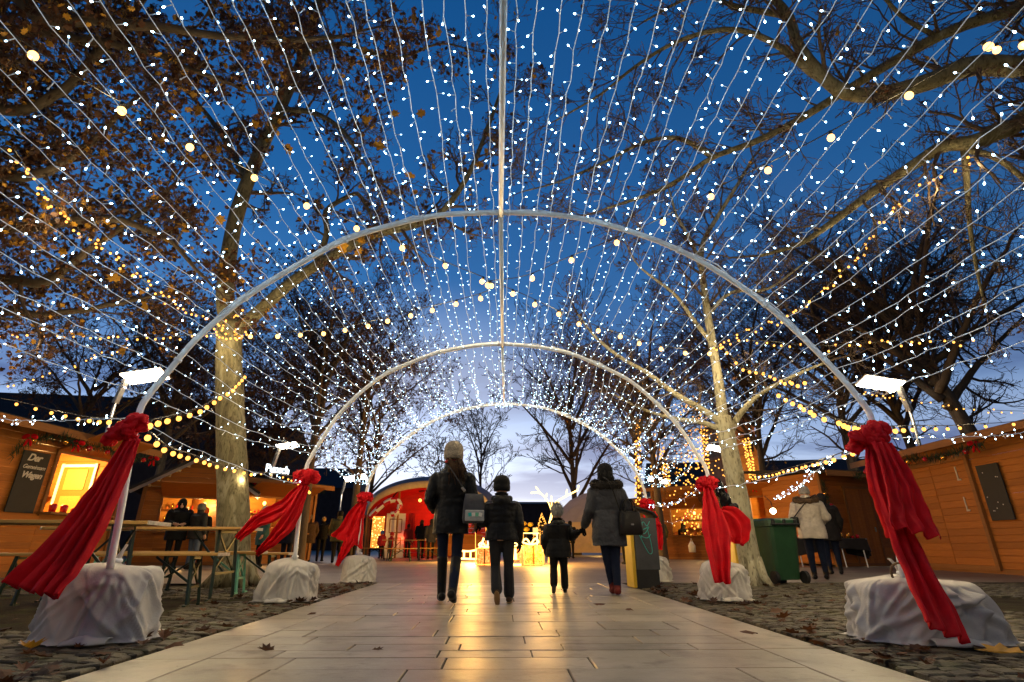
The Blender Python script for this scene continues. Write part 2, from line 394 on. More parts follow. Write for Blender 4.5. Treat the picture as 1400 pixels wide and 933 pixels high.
def make_world():
    w = bpy.data.worlds.new('World'); scene.world = w; w.use_nodes = True; t = w.node_tree; t.nodes.clear(); L = t.links
    out = N(t, 'ShaderNodeOutputWorld'); bg = N(t, 'ShaderNodeBackground'); tc = N(t, 'ShaderNodeTexCoord')
    nrm = N(t, 'ShaderNodeVectorMath', operation='NORMALIZE'); L.new(tc.outputs['Generated'], nrm.inputs[0])
    sep = N(t, 'ShaderNodeSeparateXYZ'); L.new(nrm.outputs[0], sep.inputs[0])
    rp = ramp(t, [(0, (.88, .85, .95)), (.07, (.78, .84, .99)), (.14, (.5, .64, .92)), (.24, (.2, .35, .66)), (.34, (.075, .215, .5)), (.46, (.032, .15, .405)), (.6, (.015, .118, .355)), (.8, (.007, .09, .295)), (1, (.005, .06, .22))])
    L.new(sep.outputs['Z'], rp.inputs[0])
    # afterglow side: brighter towards the west (+Y, a little left), darker behind and right
    dot = N(t, 'ShaderNodeVectorMath', operation='DOT_PRODUCT'); L.new(nrm.outputs[0], dot.inputs[0]); dot.inputs[1].default_value = V((-.38, .92, 0)).normalized()
    mr = N(t, 'ShaderNodeMapRange'); mr.inputs['From Min'].default_value = -1; mr.inputs['From Max'].default_value = 1; mr.inputs['To Min'].default_value = .14; mr.inputs['To Max'].default_value = 1.12
    L.new(dot.outputs['Value'], mr.inputs['Value'])
    # cloud deck projected on a plane
    zz = N(t, 'ShaderNodeMath', operation='ADD'); zz.inputs[1].default_value = .1; L.new(sep.outputs['Z'], zz.inputs[0])
    dx = N(t, 'ShaderNodeMath', operation='DIVIDE'); L.new(sep.outputs['X'], dx.inputs[0]); L.new(zz.outputs[0], dx.inputs[1])
    dy = N(t, 'ShaderNodeMath', operation='DIVIDE'); L.new(sep.outputs['Y'], dy.inputs[0]); L.new(zz.outputs[0], dy.inputs[1])
    cb = N(t, 'ShaderNodeCombineXYZ'); L.new(dx.outputs[0], cb.inputs[0]); L.new(dy.outputs[0], cb.inputs[1])
    mp = N(t, 'ShaderNodeMapping'); mp.inputs['Scale'].default_value = (.5, .8, 1); mp.inputs['Location'].default_value = (3.3, .35, 0); L.new(cb.outputs[0], mp.inputs[0])
    nz = N(t, 'ShaderNodeTexNoise'); nz.inputs['Scale'].default_value = 1.0; nz.inputs['Detail'].default_value = 7; nz.inputs['Roughness'].default_value = .55; nz.inputs['Distortion'].default_value = .4
    L.new(mp.outputs[0], nz.inputs['Vector'])
    cr = ramp(t, [(.44, (0, 0, 0)), (.6, (1, 1, 1))]); L.new(nz.outputs['Fac'], cr.inputs[0])
    ca = ramp(t, [(0, (.12, .12, .12)), (.05, (.35, .35, .35)), (.12, (.9, .9, .9)), (.24, (.9, .9, .9)), (.4, (.5, .5, .5)), (.6, (.22, .22, .22)), (1, (.05, .05, .05))]); L.new(sep.outputs['Z'], ca.inputs[0])
    cf = N(t, 'ShaderNodeMath', operation='MULTIPLY'); L.new(cr.outputs[0], cf.inputs[0]); L.new(ca.outputs[0], cf.inputs[1])
    cc = ramp(t, [(0, (.3, .3, .46)), (.15, (.12, .17, .37)), (.4, (.05, .12, .3)), (1, (.02, .06, .2))]); L.new(sep.outputs['Z'], cc.inputs[0])
    mx = N(t, 'ShaderNodeMixRGB'); L.new(cf.outputs[0], mx.inputs[0]); L.new(rp.outputs[0], mx.inputs[1]); L.new(cc.outputs[0], mx.inputs[2])
    mu = N(t, 'ShaderNodeMixRGB', blend_type='MULTIPLY'); mu.inputs[0].default_value = 1; L.new(mx.outputs[0], mu.inputs[1]); L.new(mr.outputs[0], mu.inputs[2])
    d2 = N(t, 'ShaderNodeVectorMath', operation='DOT_PRODUCT'); L.new(nrm.outputs[0], d2.inputs[0]); d2.inputs[1].default_value = V((-.13, .99, .05)).normalized()
    m2 = N(t, 'ShaderNodeMapRange', interpolation_type='SMOOTHSTEP'); m2.inputs['From Min'].default_value = .9; m2.inputs['From Max'].default_value = 1.0; L.new(d2.outputs['Value'], m2.inputs['Value'])
    ad = N(t, 'ShaderNodeMixRGB', blend_type='ADD'); ad.inputs[2].default_value = (.36, .33, .3, 1); L.new(m2.outputs[0], ad.inputs[0]); L.new(mu.outputs[0], ad.inputs[1]); mu = ad
    L.new(mu.outputs[0], bg.inputs[0]); bg.inputs[1].default_value = 1.0; L.new(bg.outputs[0], out.inputs[0])
make_world()

def lamp(loc, energy, col=(1, .62, .28), size=.15, name='lamp'):
    d = bpy.data.lights.new(name, 'POINT'); d.energy = energy; d.color = col; d.shadow_soft_size = size
    o = bpy.data.objects.new(name, d); o.location = loc; link(o); return o
# ------------------------------------------------------------------ ground
PX0, PX1, PY0, PY1 = -2.07, 2.03, -2.0, 9.7
mb = MB(); mb.quad((-500, -200, -.06), (500, -200, -.06), (500, 900, -.06), (-500, 900, -.06))
tag(mb.build('ground', mat('far ground', (.05, .045, .04), .95)), kind='structure')
mb = MB(); mb.quad((-60, PY1, 0), (60, PY1, 0), (60, 120, 0), (-60, 120, 0))
tag(mb.build('plaza', M['plaza']), kind='structure')
# path: real slabs with open joints over a dark bed
rg = random.Random(5)
mb = MB(); bed = MB()
bed.quad((PX0, PY0, -.012), (PX1, PY0, -.012), (PX1, PY1, -.012), (PX0, PY1, -.012))
def slab(x0, x1, y0, y1, z, g0, g1):
    n = len(mb.v); b = .004; x0 += g0; x1 -= g0; y0 += g1; y1 -= g1
    mb.v += [(x0, y0, -.03), (x1, y0, -.03), (x1, y1, -.03), (x0, y1, -.03), (x0, y0, z-b), (x1, y0, z-b), (x1, y1, z-b), (x0, y1, z-b),
             (x0+b, y0+b, z), (x1-b, y0+b, z), (x1-b, y1-b, z), (x0+b, y1-b, z)]
    for q in ((0, 1, 5, 4), (1, 2, 6, 5), (2, 3, 7, 6), (3, 0, 4, 7), (4, 5, 9, 8), (5, 6, 10, 9), (6, 7, 11, 10), (7, 4, 8, 11), (8, 9, 10, 11)): mb.face([n+i for i in q])
y = PY0; k = 0
while y < PY1-.05:
    d = rg.choice((.22, .3, .3, .45)); d = min(d, PY1-y)
    if PY1-y-d < .15: d = PY1-y
    x = -1.66; first = True
    while x < 1.62-.02:
        w = rg.uniform(.45, 1.0) if not first else rg.uniform(.2, .9)
        first = False
        if 1.62-x-w < .25: w = 1.62-x
        slab(x, x+w, y, y+d, rg.uniform(-.0015, .0015), rg.choice((.0015, .003, .005, .008)), rg.choice((.0012, .0016, .003)))
        x += w
    y += d
for x0, x1 in ((PX0, -1.66), (1.62, PX1)):
    y = PY0
    while y < PY1-.05:
        d = min(rg.uniform(.8, 1.3), PY1-y)
        if PY1-y-d < .3: d = PY1-y
        slab(x0, x1, y, y+d, rg.uniform(-.001, .001), .004, .0015); y += d
po = tag(mb.build('path', M['slab']), kind='structure')
tag(bed.build('path_bed', M['joint']), kind='structure')
# cobbled verges with mossy dirt
mb = MB()
def dirt(x0, x1):
    def fn(u, v):
        x = x0+(x1-x0)*u; yy = PY0+(PY1-PY0)*v
        z = -.022+.014*noise.noise(V((x*1.3, yy*1.3, 3)))+.006*noise.noise(V((x*7, yy*7, 1)))
        if u in (0, 1) or v in (0, 1): z = -.035
        return (x, yy, z)
    mb.grid(fn, 90, 90)
dirt(-16, PX0-.015); dirt(PX1+.015, 16)
tag(mb.build('dirt_verge', M['dirt'], smooth=True), kind='structure')
mb = MB()
for sgn, xa, xb in ((-1, PX0-.03, -8.5), (1, PX1+.03, 9.5)):
    y = 1.5; row = 0
    while y < PY1-.12:
        d = rg.uniform(.075, .11); x = abs(xa)+rg.uniform(0, .08)
        while x < abs(xb):
            w = rg.uniform(.08, .19)
            if noise.noise(V((x*sgn*.5, y*.5, 7.7))) > -.33 or x < 2.6:
                z = .0+rg.uniform(-.008, .008)-.02*max(0, noise.noise(V((x*sgn, y, 2.2))))
                cx = sgn*(x+w/2); cyy = y+d/2; hx, hy = w/2-.006, d/2-.006; a = rg.uniform(-.06, .06); n = len(mb.v); t = rg.uniform(-.006, .006)
                for zz, kk in ((-.05, 1), (z-.008, 1), (z, .82)):
                    for sx, sy in ((-1, -1), (1, -1), (1, 1), (-1, 1)):
                        px, py = sx*hx*kk, sy*hy*kk; mb.v.append((cx+px*cos(a)-py*sin(a), cyy+px*sin(a)+py*cos(a), zz+t*sx))
                for b in (0, 4):
                    for j in range(4): mb.face((n+b+j, n+b+(j+1) % 4, n+b+4+(j+1) % 4, n+b+4+j))
                mb.face((n+8, n+9, n+10, n+11))
            x += w
        y += d
tag(mb.build('cobbled_verge', M['cobble']), kind='structure')

# leaf shape shared by trees and the ground
LEAF = [(0, -.5), (.12, -.42), (.3, -.4), (.24, -.2), (.5, -.05), (.3, .08), (.38, .34), (.16, .24), (0, .52), (-.16, .24), (-.38, .34), (-.3, .08), (-.5, -.05), (-.24, -.2), (-.3, -.4), (-.12, -.42)]
def add_leaf(mb, p, nrm, size, r, m=0, cup=.25):
    x, y = perp(nrm); a = r.uniform(0, 2*pi); X = x*cos(a)+y*sin(a); Y = nrm.normalized().cross(X); Z = nrm.normalized()
    n = len(mb.v); fold = r.uniform(-cup, cup*1.6); sx = r.uniform(.7, 1.0)
    mb.v.append(tuple(p))
    for lx, ly in LEAF: mb.v.append(tuple(p+X*(lx*size*sx)+Y*(ly*size)+Z*(size*fold*(abs(lx)*1.2+ly*ly*.8))))
    k = len(LEAF)
    for i in range(k): mb.face((n, n+1+i, n+1+(i+1) % k), m)
rl = random.Random(21)
mb = MB()
for i in range(420):
    sg = rl.choice((-1, 1)); x = sg*(2.1+abs(rl.gauss(0, 2.2))); y = rl.uniform(2.5, 9.5)
    if rl.random() < .5: x = sg*rl.uniform(2.05, 2.6)
    add_leaf(mb, V((x, y, .012+rl.uniform(0, .01))), V((rl.uniform(-.3, .3), rl.uniform(-.3, .3), 1)), rl.uniform(.07, .14), rl, 0, .4)
tag(mb.build('leaf_litter', M['leaf_brown']), 'brown fallen plane leaves littering the cobbled verges', 'leaf litter', kind='stuff')
for (u, v, s, lab, m) in ((1370, 902, .22, 'large yellow brown leaf lying against the right wrapped base', 'leaf_gold'),
                       (1190, 878, .18, 'curled brown leaf at the left foot of the right wrapped base', 'leaf_brown'),
                       (412, 815, .2, 'curled brown leaf leaning on the second wrapped base on the left', 'leaf_brown'),
                       (40, 895, .16, 'yellow leaf tucked under the near left wrapped base', 'leaf_gold'),
                       (820, 827, .17, 'flat brown leaf on the paving behind the woman in the grey coat', 'leaf_brown'),
                       (862, 834, .13, 'small brown leaf on the paving beside the right joint line', 'leaf_brown'),
                       (1020, 865, .2, 'flat brown leaf on the right border slabs of the path', 'leaf_brown'),
                       (425, 840, .13, 'dark leaf on the left border slabs of the path', 'leaf_brown'),
                       (362, 894, .1, 'small dark leaf on the left border slab nearest the viewer', 'leaf_brown'),
                       (516, 893, .08, 'tiny dark leaf scrap on the middle of the near paving', 'leaf_brown')):
    mb = MB(); add_leaf(mb, V((0, 0, 0)), V((rl.uniform(-.15, .15), rl.uniform(-.15, .15), 1)), s, rl, 0, .5)
    o = mb.build('fallen_leaf', M[m]); p = gnd(u, v); o.location = (p.x, p.y, .015 if abs(p.x) < 2 else .03)
    tag(o, lab, 'leaf', 'fallen leaves on the ground')
# ------------------------------------------------------------------ light tunnel: arches, ridge tubes, fairy strings
A1 = [(150,778),(165,700),(178,625),(190,566),(203,541),(233,505),(267,465),(310,427),(350,397),(425,352),(470,329),(510,315),(560,302),(605,294),(665,291),(703,291),(750,293),(800,300),(850,313),(900,330),(950,353),(1000,383),(1050,419),(1102,466),(1150,516),(1175,546),(1188,564),(1195,588),(1212,670),(1236,792)]
A2 = [(403,765),(410,699),(419,641),(425,626),(435,609),(458,574),(485,544),(523,514),(566,494),(601,482),(651,473),(692,471),(738,475),(778,483),(813,497),(860,520),(900,554),(930,586),(953,621),(966,643),(970,670),(985,770)]
A3 = [(489,758),(494,715),(502,668),(511,645),(525,626),(550,604),(583,581),(621,564),(663,555),(696,553),(738,557),(775,569),(813,589),(840,611),(863,636),(879,665),(886,700),(893,775)]
ARCH_Y = [1.3, 3.95, 6.65, 9.9]
def dense(px, y): return spline([aty(u, v, y) for u, v in px], 110)
arch_pts = [None, dense(A1, ARCH_Y[1]), dense(A2, ARCH_Y[2]), dense(A3, ARCH_Y[3])]
arch_pts[0] = [V((p.x, ARCH_Y[0], p.z)) for p in arch_pts[1]]
names = ['white steel hoop of the light tunnel arching overhead nearest the viewer', 'white steel hoop spanning from the near left base to the near right base',
         'middle white steel hoop of the light tunnel, smaller in view behind the first', 'farthest white steel hoop of the light tunnel, in front of the pale sky']
for i, P in enumerate(arch_pts):
    mb = MB(); mb.tube(P, .024, 10)
    for side in (-1, 1):                                       # bolted sleeves and a lighter parallel lamp cable taped on
        pass
    o = mb.build('light_arch', M['white_metal'], smooth=True); tag(o, names[i], 'arch', 'white arches of the light tunnel')
    cb = MB(); r_ = random.Random(i)
    q = [p + V((r_.uniform(-.012, .012), r_.uniform(-.03, .03), .026+r_.uniform(-.008, .012))) for p in P[18:-18:2]]
    cb.tube(q, .006, 5); c = cb.build('cable', M['wire_white'], o, True)
    for k in range(20, len(P)-20, 9): tp = MB(); tp.tube([P[k], P[k].lerp(P[k+1], .35)], .031, 10); tp.build('tape_band', M['wire_white'], o, True)
def apex(P): return max(P, key=lambda p: p.z)
ridge_names = ['white ridge tube running overhead from the top edge to the first hoop', 'white ridge tube between the first and middle hoops', 'short white ridge tube between the middle and farthest hoops']
for i in range(3):
    a, b = apex(arch_pts[i]), apex(arch_pts[i+1])
    if i == 0: a = V((b.x+.02, a.y, a.z))
    mb = MB(); mb.tube([a - V((0, 0, .03)), b - V((0, 0, .03))], .021, 10)
    o = mb.build('ridge_tube', M['white_metal'], smooth=True); tag(o, ridge_names[i], 'tube', 'ridge tubes of the light tunnel')
    for p in (a, b): cl = MB(); cl.box(p - V((0, 0, .012)), (.05, .07, .07), bev=.01); cl.build('clamp', M['steel_grey'], o)

# LED on its stalk (points along +Z)
def led_mesh(name, lit, k=1.0, rings=5, seg=7):
    mb = MB(); mb.tube([(0, 0, 0), (0, 0, .045*k)], .0031*k, 4, 0)
    mb.ellipsoid((0, 0, .05*k), (.0052*k, .0052*k, .0088*k), 1, rings, seg)
    return mb.mesh(name, [M['wire_white'], lit], True)
LED = led_mesh('led', M['led'], .84); LED_DIM = led_mesh('led turned away', M['led_dim'], .84, 4, 6); LED_OFF = led_mesh('led out', M['wire_white'], .84, 4, 6); LED_FAR = led_mesh('led', M['led_far'], .62, 4, 6)
ORD = ['first','second','third','fourth','fifth','sixth','seventh','eighth','ninth','tenth','eleventh','twelfth','thirteenth','fourteenth','fifteenth','sixteenth','seventeenth','eighteenth','nineteenth','twentieth','twenty-first','twenty-second','twenty-third','twenty-fourth','twenty-fifth','twenty-sixth','twenty-seventh','twenty-eighth','twenty-ninth','thirtieth']
rs = random.Random(77)
def up_rot(d, spin): return d.to_track_quat('Z', 'Y') @ Quaternion((0, 0, 1), spin)
def fairy_string(a, b, sag, step, label, group, mode, cat='light string', led=LED, jit=.009, stuffs=True, wob=.0):
    n = max(4, int((b-a).length/step)); pts = []
    side = V((rs.uniform(-wob, wob), 0, 0))
    for k in range(n+1):
        t = k/n; p = a.lerp(b, t) - V((0, 0, sag*4*t*(1-t))) + side*math.sin(pi*t)
        pts.append(p + V((rs.uniform(-jit, jit), 0, rs.uniform(-jit, jit))))
    mb = MB(); mb.tube(pts, .0027, 4)
    dirs = []
    for k in range(1, n):
        tn = (pts[k+1]-pts[k-1]).normalized(); x, y = perp(tn); an = rs.uniform(0, 2*pi)
        d = x*cos(an)+y*sin(an)+tn*rs.uniform(-.5, .5)-V((0, 0, .25)); dirs.append(d.normalized())
    if mode == 'parts':
        o = mb.build('fairy_light_string', M['cable_painted_glow'])
        for k in range(1, n):
            rr_ = rs.random(); c = bpy.data.objects.new('led_bulb', led if rr_ < .78 else LED_DIM if rr_ < .94 else LED_OFF); c.location = pts[k]; c.rotation_mode = 'QUATERNION'; c.rotation_quaternion = up_rot(dirs[k-1], 0)
            COL.objects.link(c); c.parent = o
    else:
        for k in range(1, n):
            q = up_rot(dirs[k-1], 0); base = len(mb.v)
            for vv in led.vertices: mb.v.append(tuple(pts[k] + q @ vv.co))
            for f in led.polygons: mb.face([base+i for i in f.vertices], f.material_index)
        o = mb.build('fairy_light_string', [M['cable_painted_glow'], M['led_far']])
    return tag(o, label, cat, group)
bays = [('in the bay over the viewer', 'fairy light strings from the top edge to the first hoop', .102, .05, 'parts'),
        ('between the first and middle hoops', 'fairy light strings between the first and middle hoops', .112, .09, 'parts'),
        ('between the middle and farthest hoops', 'fairy light strings between the middle and farthest hoops', .11, .22, 'merged')]
NS = 27
for b, (where, group, step, sag, mode) in enumerate(bays):
    PA, PB = [], []
    for P in (arch_pts[b], arch_pts[b+1]):
        ia = max(range(len(P)), key=lambda i: P[i].z)
        lo = [i for i in range(len(P)) if P[i].z > 1.62]
        left = resample(P[lo[0]:ia+1][::-1], 200); right = resample(P[ia:lo[-1]+1], 200)
        (PA if not PA else PB).extend([left, right])
    for si, side in enumerate(('left', 'right')):
        for k in range(NS):
            t = (k+.6)/NS; i = int(t*200); j = max(0, min(200, i+rs.randint(-1, 1)))
            fairy_string(PA[si][i], PB[si][j], sag*rs.uniform(.5, 1.4), step, '%s white fairy light string %s of the ridge tube %s' % (ORD[k], side, where), group, mode, wob=.03 if b < 2 else .08, led=LED if b == 0 else LED_FAR)

# ------------------------------------------------------------------ red bows
def cloth_strip(mb, path, widths, face, folds, amp, r, nu=26, nv=56, m=0):
    P = spline(path, nv); W = resample([V((w, 0, 0)) for w in widths], nv)
    folds *= 1.35; amp *= .85; ph = r.uniform(0, 6); dr = r.uniform(-1.6, 1.6); ph2 = r.uniform(0, 6); f2 = folds*r.uniform(1.7, 2.3)
    fr = []
    for i, p in enumerate(P):
        tn = (P[min(i+1, nv)]-P[max(i-1, 0)]).normalized(); ac = tn.cross(V(face)).normalized(); nn = ac.cross(tn); fr.append((p, ac, nn, W[i].x))
    def fn(u, v):
        p, ac, nn, w = fr[min(int(round(v*nv)), nv)]; s = u-.5
        a = amp*min(1, .45+v*.9)
        off = a*sin(2*pi*folds*u+ph+dr*v*2)+.4*a*sin(2*pi*f2*u+ph2-dr*v*3)+.5*a*noise.noise(V((u*3, v*5, ph)))
        edge = .012*noise.noise(V((v*9, ph, s*2)))
        return p + ac*(w*s+edge) + nn*off - V((0, 0, 1))*(.02*noise.noise(V((u*5, ph, 0))) if v == 1 else 0)
    mb.grid(fn, nu, nv, m)
def strip_obj(path, widths, face, folds, amp, r, name, parent):
    mb = MB(); cloth_strip(mb, path, widths, face, folds, amp, r)
    o = mb.build(name, M['red_cloth'], parent, True); s = o.modifiers.new('t', 'SOLIDIFY'); s.thickness = .004
    return o
def bow(c, k, tails, label, seed, loops=((-1, .1), (1, .12))):
    """c knot centre, k size, tails: list of (path, widths, folds, amp)"""
    r = random.Random(seed); root = thing('red_bow', label, 'bow', c, 0, 'red bows tied round the arch poles')
    mb = MB()
    def puff(c, rr, s2):
        a = len(mb.v); mb.ellipsoid(c, rr, 0, 30, 40); c = V(c)
        ax = V((r.uniform(-1, 1), r.uniform(-.4, .4), r.uniform(-1, 1))).normalized()
        for i in range(a, len(mb.v)):
            q = (V(mb.v[i])-c); w_ = q+rvec(r, 0)
            n1 = abs(noise.noise((q+ax*q.dot(ax)*-.6)*(13/k)+V((s2, seed, 0)))); n2 = abs(noise.noise(q*(26/k)+V((0, s2, seed))))
            mb.v[i] = tuple(c+q*(1.12-.75*n1-.3*n2))
    puff((0, -.02*k, 0), (.075*k, .08*k, .085*k), 1)
    for n_, (sx, up) in enumerate(loops):
        puff((sx*.09*k, -.03*k, up*k), (.105*k, .06*k, .07*k), n_+2); puff((sx*.05*k, -.06*k, up*.4*k+.03*k), (.065*k, .05*k, .075*k), n_+7); puff((sx*.15*k, -.0*k, up*k-.05*k), (.07*k, .06*k, .07*k), n_+12)
    mb.build('knot', M['red_cloth'], root, True)
    for sx, up in ():
        L = MB(); h = .13*k
        pth = [V((0, 0, 0)), V((sx*h*.7, -.05*k, up*k)), V((sx*h*1.35, -.06*k, up*k*.6)), V((sx*h*1.45, -.02*k, -.03*k)), V((sx*h*.9, .03*k, -.08*k)), V((0, .02*k, -.02*k))]
        cloth_strip(L, pth, [.05*k, .14*k, .2*k, .2*k, .15*k, .05*k], (0.05, 0.1, 1) if False else (0, 1, .15), 2.0, .016*k, r, 18, 40)
        o = L.build('loop', M['red_cloth'], root, True); s = o.modifiers.new('t', 'SOLIDIFY'); s.thickness = .004
    for (path, widths, folds, amp) in tails:
        q = [V(p)-V(c) for p in path]
        strip_obj(q, widths, (0, -1, .1), folds, amp, r, 'tail', root)
    return root
y1, y2, y3 = ARCH_Y[1]-.06, ARCH_Y[2]-.06, ARCH_Y[3]-.06
def T(px, y, dy=0.0): return [aty(u, v, y-dy*i) for i, (u, v) in enumerate(px)]
bow(aty(181, 590, y1), .82, [
    (T([(182,595),(150,655),(118,705),(85,755),(40,808)], y1, .1), [.1,.24,.3,.34,.4], 2.6, .03),
    (T([(186,600),(160,655),(130,715),(95,770),(60,812)], y1-.06, .1), [.08,.18,.2,.2,.2], 2.0, .028)],
    'large red cloth bow on the near left arch pole, tails blown far to the left', 3, ((-1.2, -.02), (.4, .09), (-.3, .03)))
bow(aty(1191, 606, y1), 1.0, [
    (T([(1196,610),(1215,680),(1245,755),(1275,820),(1296,866)], y1-.03, .13), [.12,.22,.27,.26,.25], 2.2, .028),
    (T([(1205,605),(1225,650),(1240,700),(1252,728)], y1-.1, .08), [.14,.26,.33,.32], 2.4, .03),
    (T([(1192,612),(1200,660),(1214,705),(1222,735)], y1-.05, .0), [.1,.14,.13,.08], 1.5, .02)],
    'large red cloth bow on the near right arch pole, long tails hanging straight down', 9, ((-.9, .03), (.5, .1)))
bow(aty(418, 656, y2), .95, [
    (T([(417,662),(385,695),(352,712),(325,737)], y2, .0), [.1,.2,.2,.1], 1.8, .025),
    (T([(418,664),(398,705),(375,735),(351,758)], y2-.05, .0), [.1,.22,.2,.05], 2.2, .025)],
    'red cloth bow on the second left arch pole, two narrow tails streaming', 5, ((-.7, .05), (.8, .06)))
bow(aty(968, 664, y2), .9, [
    (T([(968,668),(975,700),(982,745),(988,798)], y2-.05, .13), [.12,.3,.34,.16], 2.0, .03),
    (T([(985,700),(1000,710),(1008,730),(1008,744)], y2-.06, .0), [.15,.4,.32,.12], 1.6, .035)],
    'red cloth bow on the second right arch pole with wide flap and narrow end', 6, ((-.7, .04), (.4, .05)))
bow(aty(499, 682, y3), .95, [
    (T([(499,686),(488,705),(480,728),(474,742)], y3, .0), [.12,.42,.62,.6], 2.2, .05),
    (T([(480,735),(472,752),(461,774)], y3-.05, .0), [.25,.2,.06], 1.5, .03)],
    'red cloth bow on the farthest left arch pole, its wide cloth billowing', 8, ((-.6, .04), (.6, .05)))
bow(aty(884, 690, y3), .9, [
    (T([(884,694),(888,706),(896,722)], y3, .0), [.14,.3,.3], 1.8, .03), (T([(892,700),(898,722),(900,752)], y3+.03, 0), [.12,.2,.16], 1.5, .02)],
    'short red cloth bow on the farthest right arch pole behind the litter bin', 10, ((-.5, .05), (.7, .03)))

# ------------------------------------------------------------------ fleece wrapped weights
def wrapped(c, w, d, h, label, seed, lean=0.0, tuft=(0, 0), squash=4.0):
    r = random.Random(seed); root = thing('wrapped_base', label, 'wrapped base', (c.x, c.y, 0), r.uniform(-.15, .15), 'fleece wrapped weights at the arch feet')
    nu, nv = 220, 90; ph = [r.uniform(0, 6.28) for _ in range(6)]
    prof = [(1.1, .0), (1.03, .03), (.99, .07), (1.0, .16), (1.0, .36), (.985, .6), (.95, .8), (.86, .92), (.66, .99), (.4, 1.03), (.12, 1.07), (.04, 1.22), (.03, 1.34)]
    P = spline([V((a, 0, b)) for a, b in prof], nv)
    pleats = [(r.uniform(0, 2*pi), r.uniform(.05, .16), r.uniform(-.5, .5), r.uniform(.35, 1)) for _ in range(16)]
    crs = [(r.uniform(-pi, pi), r.uniform(.5, 1.0), r.uniform(-.9, .9), r.uniform(.0, .35), r.uniform(.05, .1), r.uniform(.03, .06)) for _ in range(14)]
    crs += [(-1.2+r.uniform(-.2, .2), .82, r.uniform(-1.6, 1.2), r.uniform(.02, .3), r.uniform(.05, .09), r.uniform(.03, .05)) for _ in range(6)]
    def fn(u, v):
        a = u*2*pi; p = P[min(int(round(v*nv)), nv)]; k, z = p.x, p.z
        pw = squash if z < 1 else 2.5
        kk = (abs(cos(a))**pw+abs(sin(a))**pw)**(-1/pw)
        low = max(0, 1-z*1.15)
        f = 0
        for pa, wd, tw, am in pleats:
            dd = (a+tw*z-pa+pi) % (2*pi)-pi; f += am*math.exp(-(dd/wd)**2)*(low**.8*.17-.03*z)
        q = V((cos(a)*1.6, sin(a)*1.6, z*1.5))
        f += .13*noise.noise(q*.8+V((seed, 0, 0)))+.03*noise.noise(q*2.6+V((0, seed, 0)))+.02*abs(noise.noise(V((a*1.2+z*2.3, z*3.0, seed))))
        f += .02*low*sin(9*a+ph[0])+.015*low*sin(17*a+ph[1])
        cr1 = 1-abs(noise.noise(V((cos(a)*1.3+z*.9, sin(a)*1.3-z*.5, z*.7+seed*1.7))))*2; cr2 = 1-abs(noise.noise(V((cos(a)*2.7-z*1.1, sin(a)*2.7+z*1.6, seed*.9))))*2
        f += (.05*max(0, cr1)**4+.02*max(0, cr2)**5-.012)*(1 if z < 1 else .3)
        for (a0, z0, da, z1, am, wd) in crs:
            aa = (a-a0+pi) % (2*pi)-pi; bx, bz = da, z1-z0; tt = max(0, min(1, (aa*bx+(z-z0)*bz)/(bx*bx+bz*bz)))
            dd = math.hypot(aa-bx*tt, z-z0-bz*tt); f += am*(1-.5*tt)*(math.exp(-dd/wd)-.5*math.exp(-((dd-wd*2.2)/wd)**2))*(1 if z < 1 else .4)
        rr = kk*k*(1+f) if z < 1.05 else k*(1+f)
        x = rr*cos(a)*w/2; y = rr*sin(a)*d/2
        zz = z*h + (h*.1*noise.noise(V((x*3, y*3, seed)))*min(1, z*2))+h*lean*x/w*min(1, z)
        if z > 1.0: x += tuft[0]*(z-1)/.34+ .0; y += tuft[1]*(z-1)/.34
        if z < .02: zz = max(.004, .012+.03*max(0, noise.noise(V((a*2.5, seed, 0)))))
        return (x, y, zz)
    mb = MB(); mb.grid(fn, nu, nv, 0, True)
    o = mb.build('fleece_wrap', M['fleece'], root, True)
    st = MB(); st.ellipsoid((tuft[0]*.3, tuft[1]*.3, h*1.1), (.04, .04, .02), 0, 6, 12); st.build('tie', M['wire_white'], root, True)
    # a loose fold of cloth lying on the ground at the front
    lb = MB(); x0 = r.uniform(-.2, .2)*w
    def fold(u, v):
        a = u*pi*1.0; ww = w*(.3+.1*r.random()*0)
        return (x0+(v-.5)*ww*1.3, -d*.56-.05*cos(a)-.02*sin(v*9+seed), .012+.05*sin(a)*(1-.6*abs(v-.5))*(.7+.4*noise.noise(V((v*4, u, seed)))))
    lb.grid(fold, 12, 24); fo = lb.build('loose_fold', M['fleece'], root, True); s = fo.modifiers.new('t', 'SOLIDIFY'); s.thickness = .006
    return root
wrapped(V((arch_pts[1][0].x-.1, 4.12, 0)), .64, .52, .45, 'big white fleece wrapped weight beside the left path edge, nearest the viewer, tall and boxy', 2, .05, (.06, 0), 3.4)
wrapped(V((arch_pts[1][-1].x+.07, 4.0, 0)), .82, .56, .38, 'broad white fleece wrapped weight under the near right bow, nearest the viewer', 4, -.02, (-.1, 0), 2.9)
wrapped(V((arch_pts[2][0].x-.03, 6.72, 0)), .58, .48, .43, 'rounded white fleece wrapped weight at the second left arch pole', 7, -.05, (.02, 0), 2.8)
wrapped(V((arch_pts[2][-1].x+.05, 6.75, 0)), .53, .46, .41, 'white fleece wrapped weight at the second right arch pole under the narrow red tail', 12, .03, (-.02, 0), 2.7)
wrapped(V((arch_pts[3][0].x+.02, 10.0, 0)), .54, .46, .42, 'small white fleece wrapped weight at the farthest left arch pole', 15, 0, (0, 0), 3.0)
wrapped(V((arch_pts[3][-1].x+.02, 10.1, 0)), .6, .5, .42, 'small white fleece wrapped weight partly hidden behind the graffiti litter bin', 18, 0, (0, 0), 3.0)
